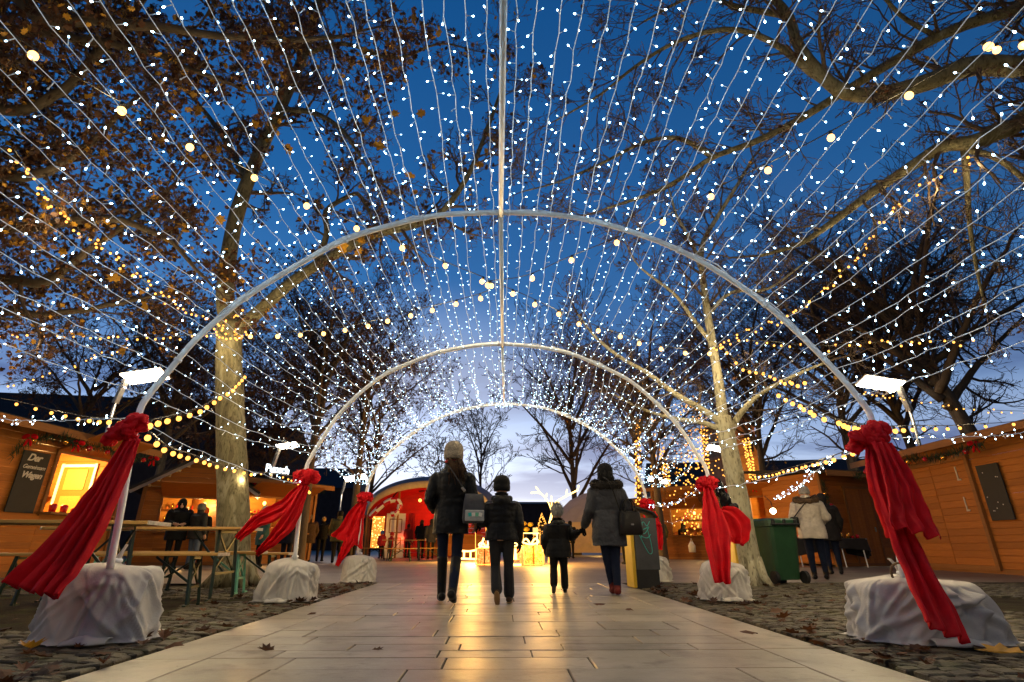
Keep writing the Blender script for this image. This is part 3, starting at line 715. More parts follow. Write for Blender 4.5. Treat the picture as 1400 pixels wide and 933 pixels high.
# ------------------------------------------------------------------ trees
class Tree:
    def __init__(s, name, label, base, bark, twig, seed, group=None, cat='tree'):
        s.r = random.Random(seed); s.base = V((base[0], base[1], 0))
        s.root = thing(name, label, cat, s.base, 0, group); s.trunk = MB(); s.crown = MB(); s.leaf = MB(); s.bark, s.twig = bark, twig; s.tips = []; s.seed = seed
    def limb(s, pts, r0, r1, n=26, sides=10, wob=.0):
        P = spline([V(p)-s.base for p in pts], n); k = len(P)
        rad = [r0+(r1-r0)*(i/(k-1))**.85 for i in range(k)]
        for i in range(1, k-1): P[i] = P[i]+rvec(s.r, wob)
        rad2 = [a*(1+.06*noise.noise(V((i*.6, s.seed, 0)))) for i, a in enumerate(rad)]
        s.trunk.tube(P, rad2, sides); return P, rad
    def flare(s, p, r):                                            # root flare
        p = V(p)-s.base
        for i in range(6):
            a = 2*pi*i/6+s.r.uniform(-.3, .3)
            s.trunk.tube([p+V((cos(a)*r*.5, sin(a)*r*.5, .4)), p+V((cos(a)*r*.95, sin(a)*r*.95, .12)), p+V((cos(a)*r*1.7, sin(a)*r*1.7, -.03))], [r*.5, r*.42, r*.2], 6)
    def sprout(s, p, d, L, rad, lvl, P):
        r = s.r; n = max(2, min(7, int(L/P.get('seg', .16)))); pts = [p]; d = d.normalized()
        for i in range(n):
            d = (d+rvec(r, P.get('wob', .25))+V((0, 0, P.get('up', .06)))).normalized(); pts.append(pts[-1]+d*(L/n))
        r1 = max(P.get('min', .003), rad*.4); rads = [rad+(r1-rad)*i/n for i in range(n+1)]
        (s.crown).tube(pts, rads, (6 if rad > .03 else 4 if rad > .012 else 3), 0, False)
        kids = P['kids']
        if lvl < len(kids):
            for j in range(kids[lvl]):
                t = P.get('t0', .2)+(1-P.get('t0', .2))*(j+r.random())/kids[lvl]; f = t*n; i = min(int(f), n-1); q = pts[i].lerp(pts[i+1], f-i)
                tn = (pts[i+1]-pts[i]).normalized(); x, y = perp(tn); a = r.uniform(0, 2*pi); ang = P.get('ang', .8)*r.uniform(.6, 1.3)
                s.sprout(q, tn*cos(ang)+(x*cos(a)+y*sin(a))*sin(ang), L*P.get('lr', .58)*(1.15-.5*t)*r.uniform(.6, 1.25), max(P.get('min', .003), rads[min(i, n)]*.55), lvl+1, P)
        if lvl >= len(kids)-1: s.tips.append((pts, rad))
    def clothe(s, limb, every, L, P, t0=.15, droop=0, bias=V((0, 0, .2)), frac=.45, end=True):
        pts, rad = limb; T = polylen(pts); n = max(1, int(T/every)); Q = resample(pts, n)
        for i in range(n+1):
            if i/n < t0: continue
            tn = (Q[min(i+1, n)]-Q[max(i-1, 0)]).normalized(); x, y = perp(tn); a = s.r.uniform(0, 2*pi)
            d = (x*cos(a)+y*sin(a))+tn*s.r.uniform(.1, .9)+bias
            rr = rad[min(int(i/n*(len(rad)-1)), len(rad)-1)]
            s.sprout(Q[i], d, L*s.r.uniform(.55, 1.25), max(P.get('min', .003)*1.5, min(rr*frac, .05)), 0, P)
        if end: s.sprout(Q[-1], (Q[-1]-Q[-2]), L, rad[-1]*.9, 0, P)
    def leaves(s, per, size, m2=0.0, spread=.12, maxn=10**6):
        n = 0
        for pts, rad in s.tips:
            k = int(per)+(1 if s.r.random() < per-int(per) else 0)
            for _ in range(k):
                if n > maxn: return
                p = pts[s.r.randrange(1, len(pts))]+rvec(s.r, spread); n += 1
                add_leaf(s.leaf, p, V((s.r.uniform(-1, 1), s.r.uniform(-1, 1), s.r.uniform(-.6, 1))), size*s.r.uniform(.55, 1.3), s.r, 1 if s.r.random() < m2 else 0, .4)
    def big_leaves(s, pix, size, y):
        for (u, v) in pix:
            p = aty(u, v, y+s.r.uniform(-.4, .4))-s.base
            add_leaf(s.leaf, p, V((s.r.uniform(-.5, .5), -1, s.r.uniform(-.6, .2))), size*s.r.uniform(.75, 1.2), s.r, 1, .3)
    def done(s, leafmats=None):
        if s.trunk.f: s.trunk.build('trunk', s.bark, s.root, True)
        c = s.crown.build('crown', s.twig, s.root, False)
        if s.leaf.f:
            l = s.leaf.build('foliage', leafmats or [M['leaf_brown'], M['leaf_gold']], c)
            tag(l, kind='stuff')
        return s.root

# 1. great plane tree on the left of the path
yb = 9.25
b = gnd(318, 802)
t = Tree('plane_tree', 'great plane tree with mottled pale trunk left of the path, forking below the first hoop', b, M['bark_pale'], M['twig'], 31)
yT = b.y
tr = t.limb([b-V((0, 0, .05)), aty(319, 700, yT), aty(316, 600, yT), aty(313, 500, yT), aty(314, 440, yT)], .26, .21, 22, 16)
t.flare(b, .26)
L1 = t.limb([aty(314, 445, yT), aty(308, 395, yT), aty(322, 300, yT-.1), aty(352, 215, yT-.2), aty(385, 145, yT-.3), aty(415, 75, yT-.5), aty(440, -10, yT-.8), aty(470, -90, yT-1)], .175, .07, 30, 12)
L2 = t.limb([aty(320, 455, yT), aty(352, 428, yT-.1), aty(400, 385, yT-.3), aty(455, 350, yT-.5), aty(510, 322, yT-.6), aty(570, 307, yT-.7), aty(606, 288, yT-.8), aty(640, 240, yT-.9), aty(665, 180, yT-.9), aty(690, 110, yT-1)], .13, .03, 30, 10)
L3 = t.limb([aty(430, 368, yT-.4), aty(447, 320, yT-.3), aty(445, 290, yT-.2), aty(470, 272, yT), aty(490, 266, yT+.1), aty(505, 290, yT+.2), aty(520, 320, yT+.3)], .065, .03, 18, 8)
L4 = t.limb([aty(385, 145, yT-.3), aty(395, 90, yT), aty(372, 30, yT), aty(352, -30, yT)], .09, .04, 14, 8)
L5 = t.limb([aty(385, 150, yT-.3), aty(430, 155, yT-.6), aty(470, 180, yT-.9), aty(510, 240, yT-1.1), aty(560, 280, yT-1.2)], .07, .015, 16, 7)
L6 = t.limb([aty(415, 75, yT-.5), aty(470, 60, yT-.7), aty(540, 80, yT-.9), aty(600, 60, yT-1), aty(650, 70, yT-1)], .06, .012, 16, 7)
L7 = t.limb([aty(340, 250, yT-.1), aty(300, 180, yT+.2), aty(250, 120, yT+.4), aty(200, 90, yT+.5)], .08, .02, 14, 7)
PT = dict(kids=[5, 5, 4], seg=.13, wob=.32, up=.03, ang=.9, lr=.6, min=.0042)
for L, e, l in ((L1, .26, .95), (L2, .24, .8), (L3, .25, .7), (L4, .26, .9), (L5, .22, .75), (L6, .22, .8), (L7, .24, .9)): t.clothe(L, e, l, PT, .25 if L is L1 or L is L2 else .1)
t.leaves(.13, .1, .18, .1)
t.big_leaves([(480,85),(518,92),(465,112),(540,155),(575,155),(562,85),(498,70),(600,45),(655,225),(350,170),(500,165),(495,330),(490,345),(470,338),(300,205),(395,205),(566,25),(430,25),(560,240),(520,200)], .2, yT-2.2)
t.done()

# 2. leafy plane tree beyond the left hut, its brown crown filling the upper left
b = V((-9.6, 8.2, 0))
t = Tree('plane_tree', 'leafy plane tree rising behind the left hut, brown dry leaves filling the upper left', b, M['bark_dark'], M['twig'], 47)
t.limb([b, (-9.6, 8.2, 2.5), (-9.4, 8.1, 4.2)], .32, .24, 12, 12)
lim = []
for pts in ([(-9.4, 8.1, 4.0), at(-20, 25, 6.6), at(60, 28, 6.4), at(130, 28, 6.3), at(230, 40, 6.3), at(350, 52, 6.5), at(470, 50, 6.9)],
            [(-9.4, 8.1, 4.0), at(-40, 110, 7), at(40, 45, 6.6), at(110, 55, 6.5), at(210, 75, 6.7), at(300, 110, 7)],
            [(-9.4, 8.1, 3.4), at(-30, 390, 8.6), at(60, 385, 8.6), at(110, 350, 8.6), at(180, 300, 8.8), at(240, 250, 9)],
            [(-9.4, 8.1, 3.7), at(-40, 260, 8), at(50, 240, 7.6), at(130, 190, 7.4), at(190, 130, 7.4)],
            [(-9.4, 8.1, 3.6), at(-30, 330, 8.4), at(60, 310, 8.2), at(150, 300, 8.2), at(230, 330, 8.4), at(280, 380, 8.6)],
            [(-9.4, 8.1, 3.3), at(-30, 430, 9.2), at(60, 430, 9.4), at(140, 420, 9.6), at(230, 400, 9.8)],
            [(-9.4, 8.1, 4.0), at(-60, 180, 7.4), at(30, 150, 7.2), at(90, 120, 7), at(180, 20, 7), at(220, -40, 7)]):
    lim.append(t.limb(pts, .12, .025, 22, 8, .02))
P2 = dict(kids=[5, 4, 4], seg=.15, wob=.3, up=.0, ang=.9, lr=.6, min=.004)
for L in lim: t.clothe(L, .3, 1.0, P2, .25)
t.leaves(1.35, .085, .13, .16)
t.big_leaves([(213,115),(190,132),(220,195),(60,280),(20,330),(88,345),(30,170),(140,210),(270,150),(255,60),(330,120),(120,180),(10,120),(300,300),(115,275),(40,290),(150,260),(235,395),(200,420),(170,480),(260,220),(150,75),(380,40),(310,10),(90,15),(195,400),(155,380)], .17, 6.6)
t.done()

# 3. pale plane tree on the right
b = gnd(1032, 800); yT = b.y
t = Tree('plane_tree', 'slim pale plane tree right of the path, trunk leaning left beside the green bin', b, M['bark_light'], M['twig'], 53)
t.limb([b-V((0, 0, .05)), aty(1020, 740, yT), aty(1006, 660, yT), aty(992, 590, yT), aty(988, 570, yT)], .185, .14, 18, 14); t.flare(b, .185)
L1 = t.limb([aty(990, 585, yT), aty(982, 520, yT), aty(974, 470, yT), aty(966, 420, yT), aty(959, 362, yT+.1), aty(962, 330, yT+.2), aty(985, 290, yT+.2), aty(1010, 250, yT), aty(1030, 215, yT)], .1, .028, 24, 10)
L2 = t.limb([aty(988, 580, yT), aty(960, 560, yT), aty(925, 540, yT+.1), aty(885, 510, yT+.3), aty(850, 490, yT+.5), aty(815, 462, yT+.6), aty(790, 430, yT+.6)], .07, .022, 20, 9)
L3 = t.limb([aty(990, 590, yT), aty(960, 578, yT), aty(920, 572, yT+.2), aty(880, 560, yT+.4), aty(840, 540, yT+.6)], .06, .018, 16, 8)
L4 = t.limb([aty(996, 600, yT), aty(1008, 572, yT), aty(1028, 548, yT-.2), aty(1050, 532, yT-.3), aty(1090, 512, yT-.4), aty(1130, 495, yT-.5)], .075, .02, 18, 8)
L5 = t.limb([aty(974, 470, yT), aty(950, 440, yT), aty(925, 405, yT), aty(900, 385, yT), aty(870, 360, yT), aty(850, 320, yT)], .05, .012, 16, 7)
L6 = t.limb([aty(968, 430, yT), aty(1000, 400, yT), aty(1050, 395, yT), aty(1100, 360, yT), aty(1150, 330, yT)], .045, .012, 16, 7)
L7 = t.limb([aty(962, 380, yT), aty(945, 330, yT), aty(925, 295, yT), aty(918, 270, yT), aty(905, 230, yT)], .045, .012, 14, 7)
P3 = dict(kids=[5, 4, 3], seg=.13, wob=.3, up=.05, ang=.8, lr=.6, min=.0042)
for L, e, l in ((L1, .25, .8), (L2, .25, .75), (L3, .26, .7), (L4, .26, .75), (L5, .22, .7), (L6, .22, .75), (L7, .22, .7)): t.clothe(L, e, l, P3, .3 if L is L1 else .12)
t.leaves(.05, .07, .1, .08)
t.done()

# 4. old plane tree out of frame on the right reaching over the tunnel
b = V((10.2, 7.4, 0))
t = Tree('plane_tree', 'old plane tree at the right edge sending thick bare limbs over the tunnel top', b, M['bark_pale'], M['twig'], 61)
t.limb([b, (10.2, 7.4, 2.5), (10.0, 7.3, 4.0), (9.7, 7.2, 5)], .38, .3, 14, 14)
L1 = t.limb([(9.8, 7.3, 4.6), at(1460, 85, 7), at(1400, 92, 6.9), at(1330, 90, 6.9), at(1270, 112, 6.9), at(1210, 128, 7), at(1160, 128, 7), at(1125, 105, 7.1), at(1090, 60, 7.3), at(1078, 22, 7.4), at(1040, -20, 7.4)], .17, .05, 28, 12)
L2 = t.limb([(9.7, 7.3, 5.0), at(1440, 10, 7.2), at(1385, 15, 7.2), at(1300, 42, 7.3), at(1220, 85, 7.4), at(1160, 122, 7.5), at(1090, 165, 7.6), at(1030, 195, 7.6), at(975, 215, 7.7), at(930, 245, 7.8), at(890, 265, 7.9), at(830, 285, 8)], .1, .02, 28, 9)
L3 = t.limb([(10.0, 7.3, 4.0), at(1450, 160, 7.6), at(1390, 172, 7.6), at(1330, 195, 7.6), at(1290, 200, 7.7), at(1250, 225, 7.8), at(1190, 265, 8), at(1130, 310, 8.1), at(1090, 335, 8.2), at(1040, 350, 8.3)], .16, .025, 26, 10)
L4 = t.limb([at(1318, 205, 7.65), at(1322, 250, 7.6), at(1325, 300, 7.6), at(1332, 350, 7.6), at(1342, 400, 7.6), at(1350, 430, 7.6)], .05, .012, 14, 7)
L5 = t.limb([at(1318, 205, 7.65), at(1360, 215, 7.4), at(1400, 245, 7.3), at(1450, 290, 7.3)], .05, .03, 10, 7)
L6 = t.limb([at(1160, 128, 7), at(1110, 100, 7.2), at(1060, 60, 7.3), at(1000, 40, 7.4), at(930, 55, 7.6), at(870, 90, 7.8), at(820, 130, 8), at(760, 165, 8.2)], .06, .012, 20, 7)
L7 = t.limb([at(1078, 22, 7.4), at(1010, 10, 7.5), at(950, -5, 7.7), at(880, 30, 7.9)], .05, .015, 12, 7)
L8 = t.limb([at(1280, 50, 7.3), at(1230, 20, 7.3), at(1190, -30, 7.2)], .04, .02, 8, 6)
L9 = t.limb([at(975, 215, 7.7), at(930, 190, 7.8), at(880, 195, 8), at(820, 225, 8.2), at(760, 250, 8.3), at(715, 262, 8.4)], .045, .01, 18, 6)
P4 = dict(kids=[5, 4, 3], seg=.15, wob=.27, up=-.02, ang=.75, lr=.6, min=.0042)
for L, e, l in ((L1, .34, .85), (L2, .22, .9), (L3, .24, 1.0), (L4, .25, .6), (L6, .2, .9), (L7, .24, .9), (L8, .3, .7), (L9, .2, .75)): t.clothe(L, e, l, P4, .2, bias=V((-.25, 0, .05)))
t.leaves(.07, .06, .1, .06)
t.done()

# 5. other trees, generated by kind
def auto_tree(name, label, u, v_base, s, h, spread, seed, P, leaf=None, bark='bark_dark', twig='twig_far', trunk_r=.2, lean=(0, 0), fork=.35, limbs=7, limbL=None, group='bare trees around the market', every=.5, upness=1.0):
    b = at(u, v_base, s); b.z = 0
    t = Tree(name, label, b, M[bark], M[twig], seed, group); r = t.r
    top = b+V((lean[0], lean[1], h*.8))
    mid = b+V((lean[0]*.3, lean[1]*.3, h*fork))
    main = t.limb([b-V((0, 0, .1)), b+V((lean[0]*.1, 0, h*fork*.5)), mid, b+V((lean[0]*.6+r.uniform(-.2, .2), lean[1]*.6, h*.58)), top], trunk_r, trunk_r*.18, 20, 9)
    ls = [main]
    for i in range(limbs):
        z = h*(fork+(.72-fork)*i/limbs); a = 2.4*i+r.uniform(-.4, .4); k = z/h
        p0 = b+V((lean[0]*k, lean[1]*k, z)); out = V((cos(a), sin(a)*.8, 0))*spread*r.uniform(.65, 1.1)*(1.15-.5*k)
        rise = h*r.uniform(.18, .38)*upness
        ls.append(t.limb([p0, p0+out*.3+V((0, 0, rise*.35)), p0+out*.7+V((0, 0, rise*.75)), p0+out+V((0, 0, rise))], trunk_r*.42, trunk_r*.08, 12, 6, .03))
    for L in ls: t.clothe(L, every, limbL or h*.16, P, .35 if L is main else .2)
    if leaf: t.leaves(*leaf)
    return t.done()
PF = dict(kids=[4, 3, 2], seg=.3, wob=.22, up=.06, ang=.7, lr=.58, min=.009)
PM = dict(kids=[5, 4, 3], seg=.22, wob=.28, up=.04, ang=.8, lr=.6, min=.0065)
PO = dict(PM, kids=[5, 4, 2])
auto_tree('bare_tree', 'small bare tree on the pale horizon, just right of the tall woman', 655, 735, 46, 13.5, 3.4, 101, dict(PF, min=.016), None, trunk_r=.24, fork=.3, every=.7, upness=1.3)
auto_tree('bare_tree', 'large bare tree on the horizon between the boy and the small child, fanning branches', 788, 735, 34, 15, 5.2, 102, dict(PF, min=.013), None, trunk_r=.34, fork=.2, limbs=12, every=.55, upness=1.25)
auto_tree('bare_tree', 'thin bare tree on the horizon left of the tall woman', 598, 738, 50, 11, 2.6, 103, dict(PF, min=.016), None, trunk_r=.18, every=.8)
auto_tree('dry_leaved_tree', 'tree with speckled dry leaves behind the second left bow', 500, 742, 27, 10.5, 3.6, 104, PF, (.8, .13, .0, .25), trunk_r=.2, fork=.3, limbs=9, every=.55)
auto_tree('dry_leaved_tree', 'dark tree with dry brown leaves right of the great trunk', 410, 742, 17, 9.6, 3.0, 105, PM, (.3, .11, .02, .2), trunk_r=.22, fork=.42, limbs=11, every=.4)
auto_tree('dry_leaved_tree', 'dark leafy tree between the great trunk and the second left hoop', 480, 742, 21, 11, 2.8, 106, PM, (.3, .12, .02, .2), trunk_r=.2, fork=.45, limbs=9, every=.45)
auto_tree('dry_leaved_tree', 'open crowned tree with dry leaves behind the left hut roof', 65, 742, 17, 8.4, 3.6, 107, PM, (.18, .11, .05, .2), trunk_r=.17, fork=.45, limbs=9, every=.45)
auto_tree('dry_leaved_tree', 'dark tree with brown leaves behind the left street lamp', 195, 742, 18, 10, 3.8, 108, PM, (.35, .12, .03, .25), trunk_r=.2, fork=.4, limbs=10, every=.42)
auto_tree('dry_leaved_tree', 'dark leafy tree between the left huts, left of the great trunk', 252, 742, 23, 9.5, 3.4, 116, PM, (.3, .13, .0, .2), trunk_r=.2, fork=.35, limbs=11, every=.4)
auto_tree('dry_leaved_tree', 'dark leafy tree just right of the great trunk, behind the punch stall', 352, 742, 25, 10.5, 3.6, 117, PM, (.3, .13, .0, .2), trunk_r=.2, fork=.35, limbs=11, every=.4)
auto_tree('bare_tree', 'dense twiggy tree behind the slim pale plane tree, lit from below', 905, 742, 19, 9.2, 3.2, 109, PM, (.07, .1, .1, .15), trunk_r=.2, fork=.35, limbs=11, every=.38, twig='twig')
auto_tree('bare_tree', 'twiggy tree above the brown huts right of the slim plane tree', 1060, 742, 20, 11, 3.8, 110, PM, (.05, .1, .1, .15), trunk_r=.22, fork=.35, limbs=12, every=.38, twig='twig')
auto_tree('bare_tree', 'dark bare tree behind the hut with the door', 1190, 742, 18, 11.5, 4.0, 111, PO, None, trunk_r=.24, fork=.4, limbs=12, every=.36)
auto_tree('bare_tree', 'big dark leaning tree rising over the shuttered hut at the right edge', 1400, 742, 15, 11.5, 4.6, 112, PO, None, trunk_r=.36, lean=(-2.6, 0), fork=.4, limbs=14, every=.34)
auto_tree('bare_tree', 'bare tree behind the right street lamp', 1290, 742, 19, 12.5, 4.2, 113, PO, None, trunk_r=.28, lean=(-1, 0), fork=.38, limbs=12, every=.38)
auto_tree('dry_leaved_tree', 'tall bronze leaved tree far right of the horizon behind the pale dome', 880, 740, 30, 12.5, 4.2, 114, PF, (.5, .13, .05, .25), trunk_r=.25, fork=.4, limbs=10, every=.55)
# ------------------------------------------------------------------ street lamps
def street_lamp(u, v, s, sgn, label, hk=1.0):
    p = at(u, v, s); root = thing('street_lamp', label, 'street lamp', (p.x+sgn*.55, p.y, 0), 0, 'flat headed street lamps')
    h = p.z
    mb = MB(); mb.tube([(0, 0, 0), (0, 0, h*.5), (0, 0, h-.75)], [.07, .06, .05], 10); mb.build('pole', M['steel_grey'], root, True)
    mb = MB(); mb.beam((0, 0, h-.8), (-sgn*.16, 0, h+.02), .09, .2, 0, V((0, 1, 0))); mb.build('arm', M['steel_grey'], root)
    tl = .16
    rot = Matrix.Rotation(sgn*tl, 3, 'Y') @ Matrix.Rotation(R(-17), 3, 'X')
    mb = MB(); mb.box(V((-sgn*.72*hk, 0, h+.1))+rot @ V((0, 0, .035)), (1.36*hk, .72*hk, .05), 0, rot, .02); hd = mb.build('lamp_head', M['steel_grey'], root)
    mb = MB(); mb.box((-sgn*.72*hk, 0, h+.1), (1.22*hk, .58*hk, .03), 0, rot); mb.build('lens', M['lamp_lens'], hd)
    return root
street_lamp(190, 519, 17, -1, 'lit flat headed street lamp behind the left hut near the left bow')
street_lamp(1212, 529, 17, 1, 'lit flat headed street lamp above the near right bow')
street_lamp(395, 613, 22, -1, 'small lit street lamp just above the second left bow', .7)
street_lamp(980, 617, 23, 1, 'small lit street lamp beside the slim pale tree trunk', .7)
street_lamp(482, 656, 31, -1, 'tiny lit street lamp among branches left of the grey stall roof')
street_lamp(905, 659, 32, 1, 'tiny lit street lamp right of the pale dome tent')

# ------------------------------------------------------------------ warm bulb garlands
def bulb_mesh(name, r, lit):
    mb = MB(); mb.tube([(0, 0, 0), (0, 0, -r*1.5)], r*.55, 8, 0); mb.ellipsoid((0, 0, -r*2.3), (r, r, r*1.12), 1, 8, 12)
    return mb.mesh(name, [M['socket'], lit], True)
BULB = bulb_mesh('bulb', .034, M['warm_bulb']); SMALL = bulb_mesh('small bulb', .024, M['warm_small']); TINY = bulb_mesh('tiny bulb', .017, M['warm_small'])
rb = random.Random(8)
def garland(pts, n, mesh, label, group, sag=.0, wire='wire_dark', jit=.0, drop=.0, wr=.006, cat='bulb garland', name='bulb_garland', light=0, lstep=2):
    P = spline(pts, 60) if len(pts) > 2 else [V(pts[0]).lerp(V(pts[1]), i/60)-V((0, 0, sag*4*(i/60)*(1-i/60))) for i in range(61)]
    mb = MB(); mb.tube(P[::2], wr, 5); o = mb.build(name, M[wire], None, True); tag(o, label, cat, group)
    for k, p in enumerate(resample(P, n)):
        if light and k % lstep == 0: lamp(p-V((0, 0, .16)), light, (1, .78, .42), .05, 'bulb light')
        c = bpy.data.objects.new('bulb', mesh); c.location = p+rvec(rb, jit)-V((0, 0, drop)); c.rotation_euler = (rb.uniform(-.25, .25), rb.uniform(-.25, .25), rb.uniform(0, 6)); COL.objects.link(c); c.parent = o
    return o
gf = 'warm bulb garlands strung over the tunnel'
hub = at(668, 384, 7.4)
garland([V((-5.6, -2.2, 4.4)), V((-4.9, .6, 4.25)), at(57, 73, 4.0), at(182, 148, 4.6), at(290, 207, 5.2), at(385, 255, 5.8), at(467, 296, 6.3), at(540, 328, 6.7), at(604, 356, 7.1), at(661, 379, 7.4)], 17, BULB, 'garland of big warm bulbs coming down from the upper left corner to the middle', gf, light=21, lstep=2)  # first two points added: unseen bulbs behind the camera that light the foreground
garland([V((5.9, -2.2, 4.5)), V((5.0, .6, 4.3)), at(1368, 41, 4.2), at(1315, 80, 4.4), at(1190, 150, 4.9), at(1084, 207, 5.3), at(990, 252, 5.8), at(911, 295, 6.3), at(838, 327, 6.7), at(774, 353, 7.0), at(719, 377, 7.3), at(670, 384, 7.4)], 18, BULB, 'garland of big warm bulbs coming down from the upper right corner to the middle', gf, light=22, lstep=2)  # stretch behind the camera is added, its unseen bulbs warm the foreground
garland([hub, at(668, 397, 7.6), at(622, 411, 7.9), at(575, 422, 8.1), at(538, 432, 8.3), at(502, 440, 8.5), at(472, 446, 8.6), at(415, 453, 8.8), at(345, 455, 8.8)], 11, BULB, 'garland of warm bulbs from the middle down to the fork of the great plane tree', gf, light=34, lstep=3)
garland([hub, at(710, 400, 7.7), at(753, 420, 8), at(788, 435, 8.2), at(822, 448, 8.5), at(852, 457, 8.7), at(881, 466, 8.9), at(925, 476, 9), at(970, 478, 9)], 10, BULB, 'garland of warm bulbs from the middle to the slim pale plane tree', gf, light=34, lstep=3)
gs = 'warm bulb garlands strung between trees, huts and arches'
y1 = ARCH_Y[1]
garland([at(335, 512, 8.4), at(318, 530, 7.2), at(300, 540, 6.6), at(275, 556, 5.8), at(238, 567, 5.0), at(206, 574, 4.3)], 14, SMALL, 'warm bulb garland dipping from the great trunk to the near left bow', gs, light=11, lstep=4)
garland([at(205, 590, 4.4), at(230, 610, 5.2), at(265, 622, 6.3), at(300, 634, 7.6), at(345, 645, 9)], 13, SMALL, 'warm bulb garland running from the near left bow past the great trunk', gs, light=11, lstep=4)
garland([at(-30, 540, 9), at(20, 548, 9), at(75, 561, 8.2), at(120, 570, 7), at(165, 572, 5.4), at(185, 575, 4.3)], 11, SMALL, 'warm bulb garland along the left hut roof to the near left bow', gs, light=15, lstep=3)
garland([at(-20, 530, 10), at(40, 519, 11), at(90, 506, 11.5), at(115, 492, 12), at(170, 475, 13)], 18, TINY, 'tiny warm lights sagging over the left hut roof', gs, jit=.05)
garland([at(-10, 455, 9), at(60, 457, 9), at(150, 459, 9), at(230, 460, 9), at(310, 455, 9)], 26, TINY, 'tiny warm lights stretched level at the fork height of the great trunk', gs, light=7, lstep=5, jit=.03)
garland([at(20, 205, 6.4), at(60, 262, 7), at(110, 315, 7.6), at(160, 352, 8), at(215, 398, 8.6), at(260, 425, 9), at(330, 458, 9)], 62, TINY, 'long string of tiny golden lights sloping through the leafy tree to the great trunk', gs, light=8, lstep=6, jit=.06)
garland([at(330, 425, 9), at(300, 448, 8.9), at(312, 460, 8.9), at(335, 450, 8.9)], 16, TINY, 'tiny warm lights wound round the fork of the great trunk', gs, jit=.07)
garland([at(345, 645, 14), at(375, 647, 15), at(392, 652, 15), at(410, 660, 13), at(425, 670, 10)], 16, SMALL, 'warm bulb garland along the dark stall roof behind the second left bow', gs, light=12, lstep=5)
garland([at(1064, 536, 6.6), at(1086, 548, 6.2), at(1104, 556, 5.8), at(1117, 563, 5.5), at(1146, 573, 5.2), at(1172, 580, 4.6), at(1190, 583, 4.4)], 13, SMALL, 'warm bulb garland rising from the near right bow towards the slim pale tree', gs, light=11, lstep=4)
garland([at(1195, 583, 4.4), at(1211, 583, 5.2), at(1254, 582, 7), at(1300, 582, 8.5), at(1324, 580, 9), at(1352, 579, 9.2), at(1381, 577, 9.4), at(1430, 572, 9.6)], 11, SMALL, 'warm bulb garland running right from the near right bow over the shuttered hut', gs, light=15, lstep=3)
garland([at(1165, 613, 5.4), at(1136, 624, 6.5), at(1100, 634, 8.5), at(1075, 641, 10.5), at(1050, 648, 13), at(1025, 650, 15)], 19, SMALL, 'warm bulb garland falling from the near right bow to the brown stall roofs', gs, light=11, lstep=4)
garland([at(1180, 536, 12), at(1230, 544, 13), at(1290, 553, 13), at(1340, 560, 13), at(1420, 563, 13)], 24, TINY, 'tiny warm lights stretched behind the right street lamp', gs, jit=.05)
garland([at(1325, 215, 7.3), at(1240, 267, 7.6), at(1200, 310, 7.8), at(1165, 357, 8), at(1120, 400, 8.3), at(1075, 432, 8.6), at(1010, 455, 9), at(975, 478, 9)], 50, TINY, 'string of tiny golden lights sloping from the right limb to the slim pale tree', gs, light=8, lstep=6, jit=.06)
garland([at(985, 470, 9.2), at(1040, 466, 9), at(1100, 472, 8.8), at(1155, 472, 8.6), at(1230, 466, 8.4), at(1330, 466, 8.2)], 26, TINY, 'tiny warm lights stretched level right of the slim pale tree', gs, light=8, lstep=6, jit=.06)
garland([at(985, 470, 9.2), at(1015, 500, 9), at(1060, 515, 8), at(1098, 520, 7)], 14, SMALL, 'short warm bulb garland from the slim pale tree past the first hoop', gs, jit=.03)
garland([at(1362, 60, 5.2), at(1392, 55, 5.0), at(1440, 50, 4.8)], 2, BULB, 'end of an orange cable with a warm bulb at the upper right edge', gs, wire='wire_dark')
# low white strings beneath the bows
ls = 'low white light strings tied between the poles'
fairy_string(at(-20, 571, 6), aty(175, 571, y1), .03, .13, 'low white light string in front of the left hut eave', ls, 'parts')
fairy_string(aty(1200, 597, y1), at(1430, 586, 6.2), .05, .13, 'low white light string in front of the shuttered hut eave', ls, 'parts')
fairy_string(aty(206, 584, y1), aty(414, 662, ARCH_Y[2]), .06, .13, 'low white light string between the first and second left bows', ls, 'parts')
fairy_string(aty(1178, 612, y1), aty(975, 668, ARCH_Y[2]), .05, .13, 'low white light string between the first and second right bows', ls, 'parts')
fairy_string(at(1060, 682, 12), aty(1140, 622, 5.4), .05, .13, 'low white light string running past the woman in the pale coat', ls, 'parts')
fairy_string(aty(965, 660, ARCH_Y[2]), aty(886, 690, ARCH_Y[3]), .12, .12, 'low white light string between the second and third right bows', ls, 'parts')
fairy_string(at(905, 712, 20), at(950, 690, 20), .3, .2, 'drooping white light string on the brown stall far right of the path', ls, 'merged')

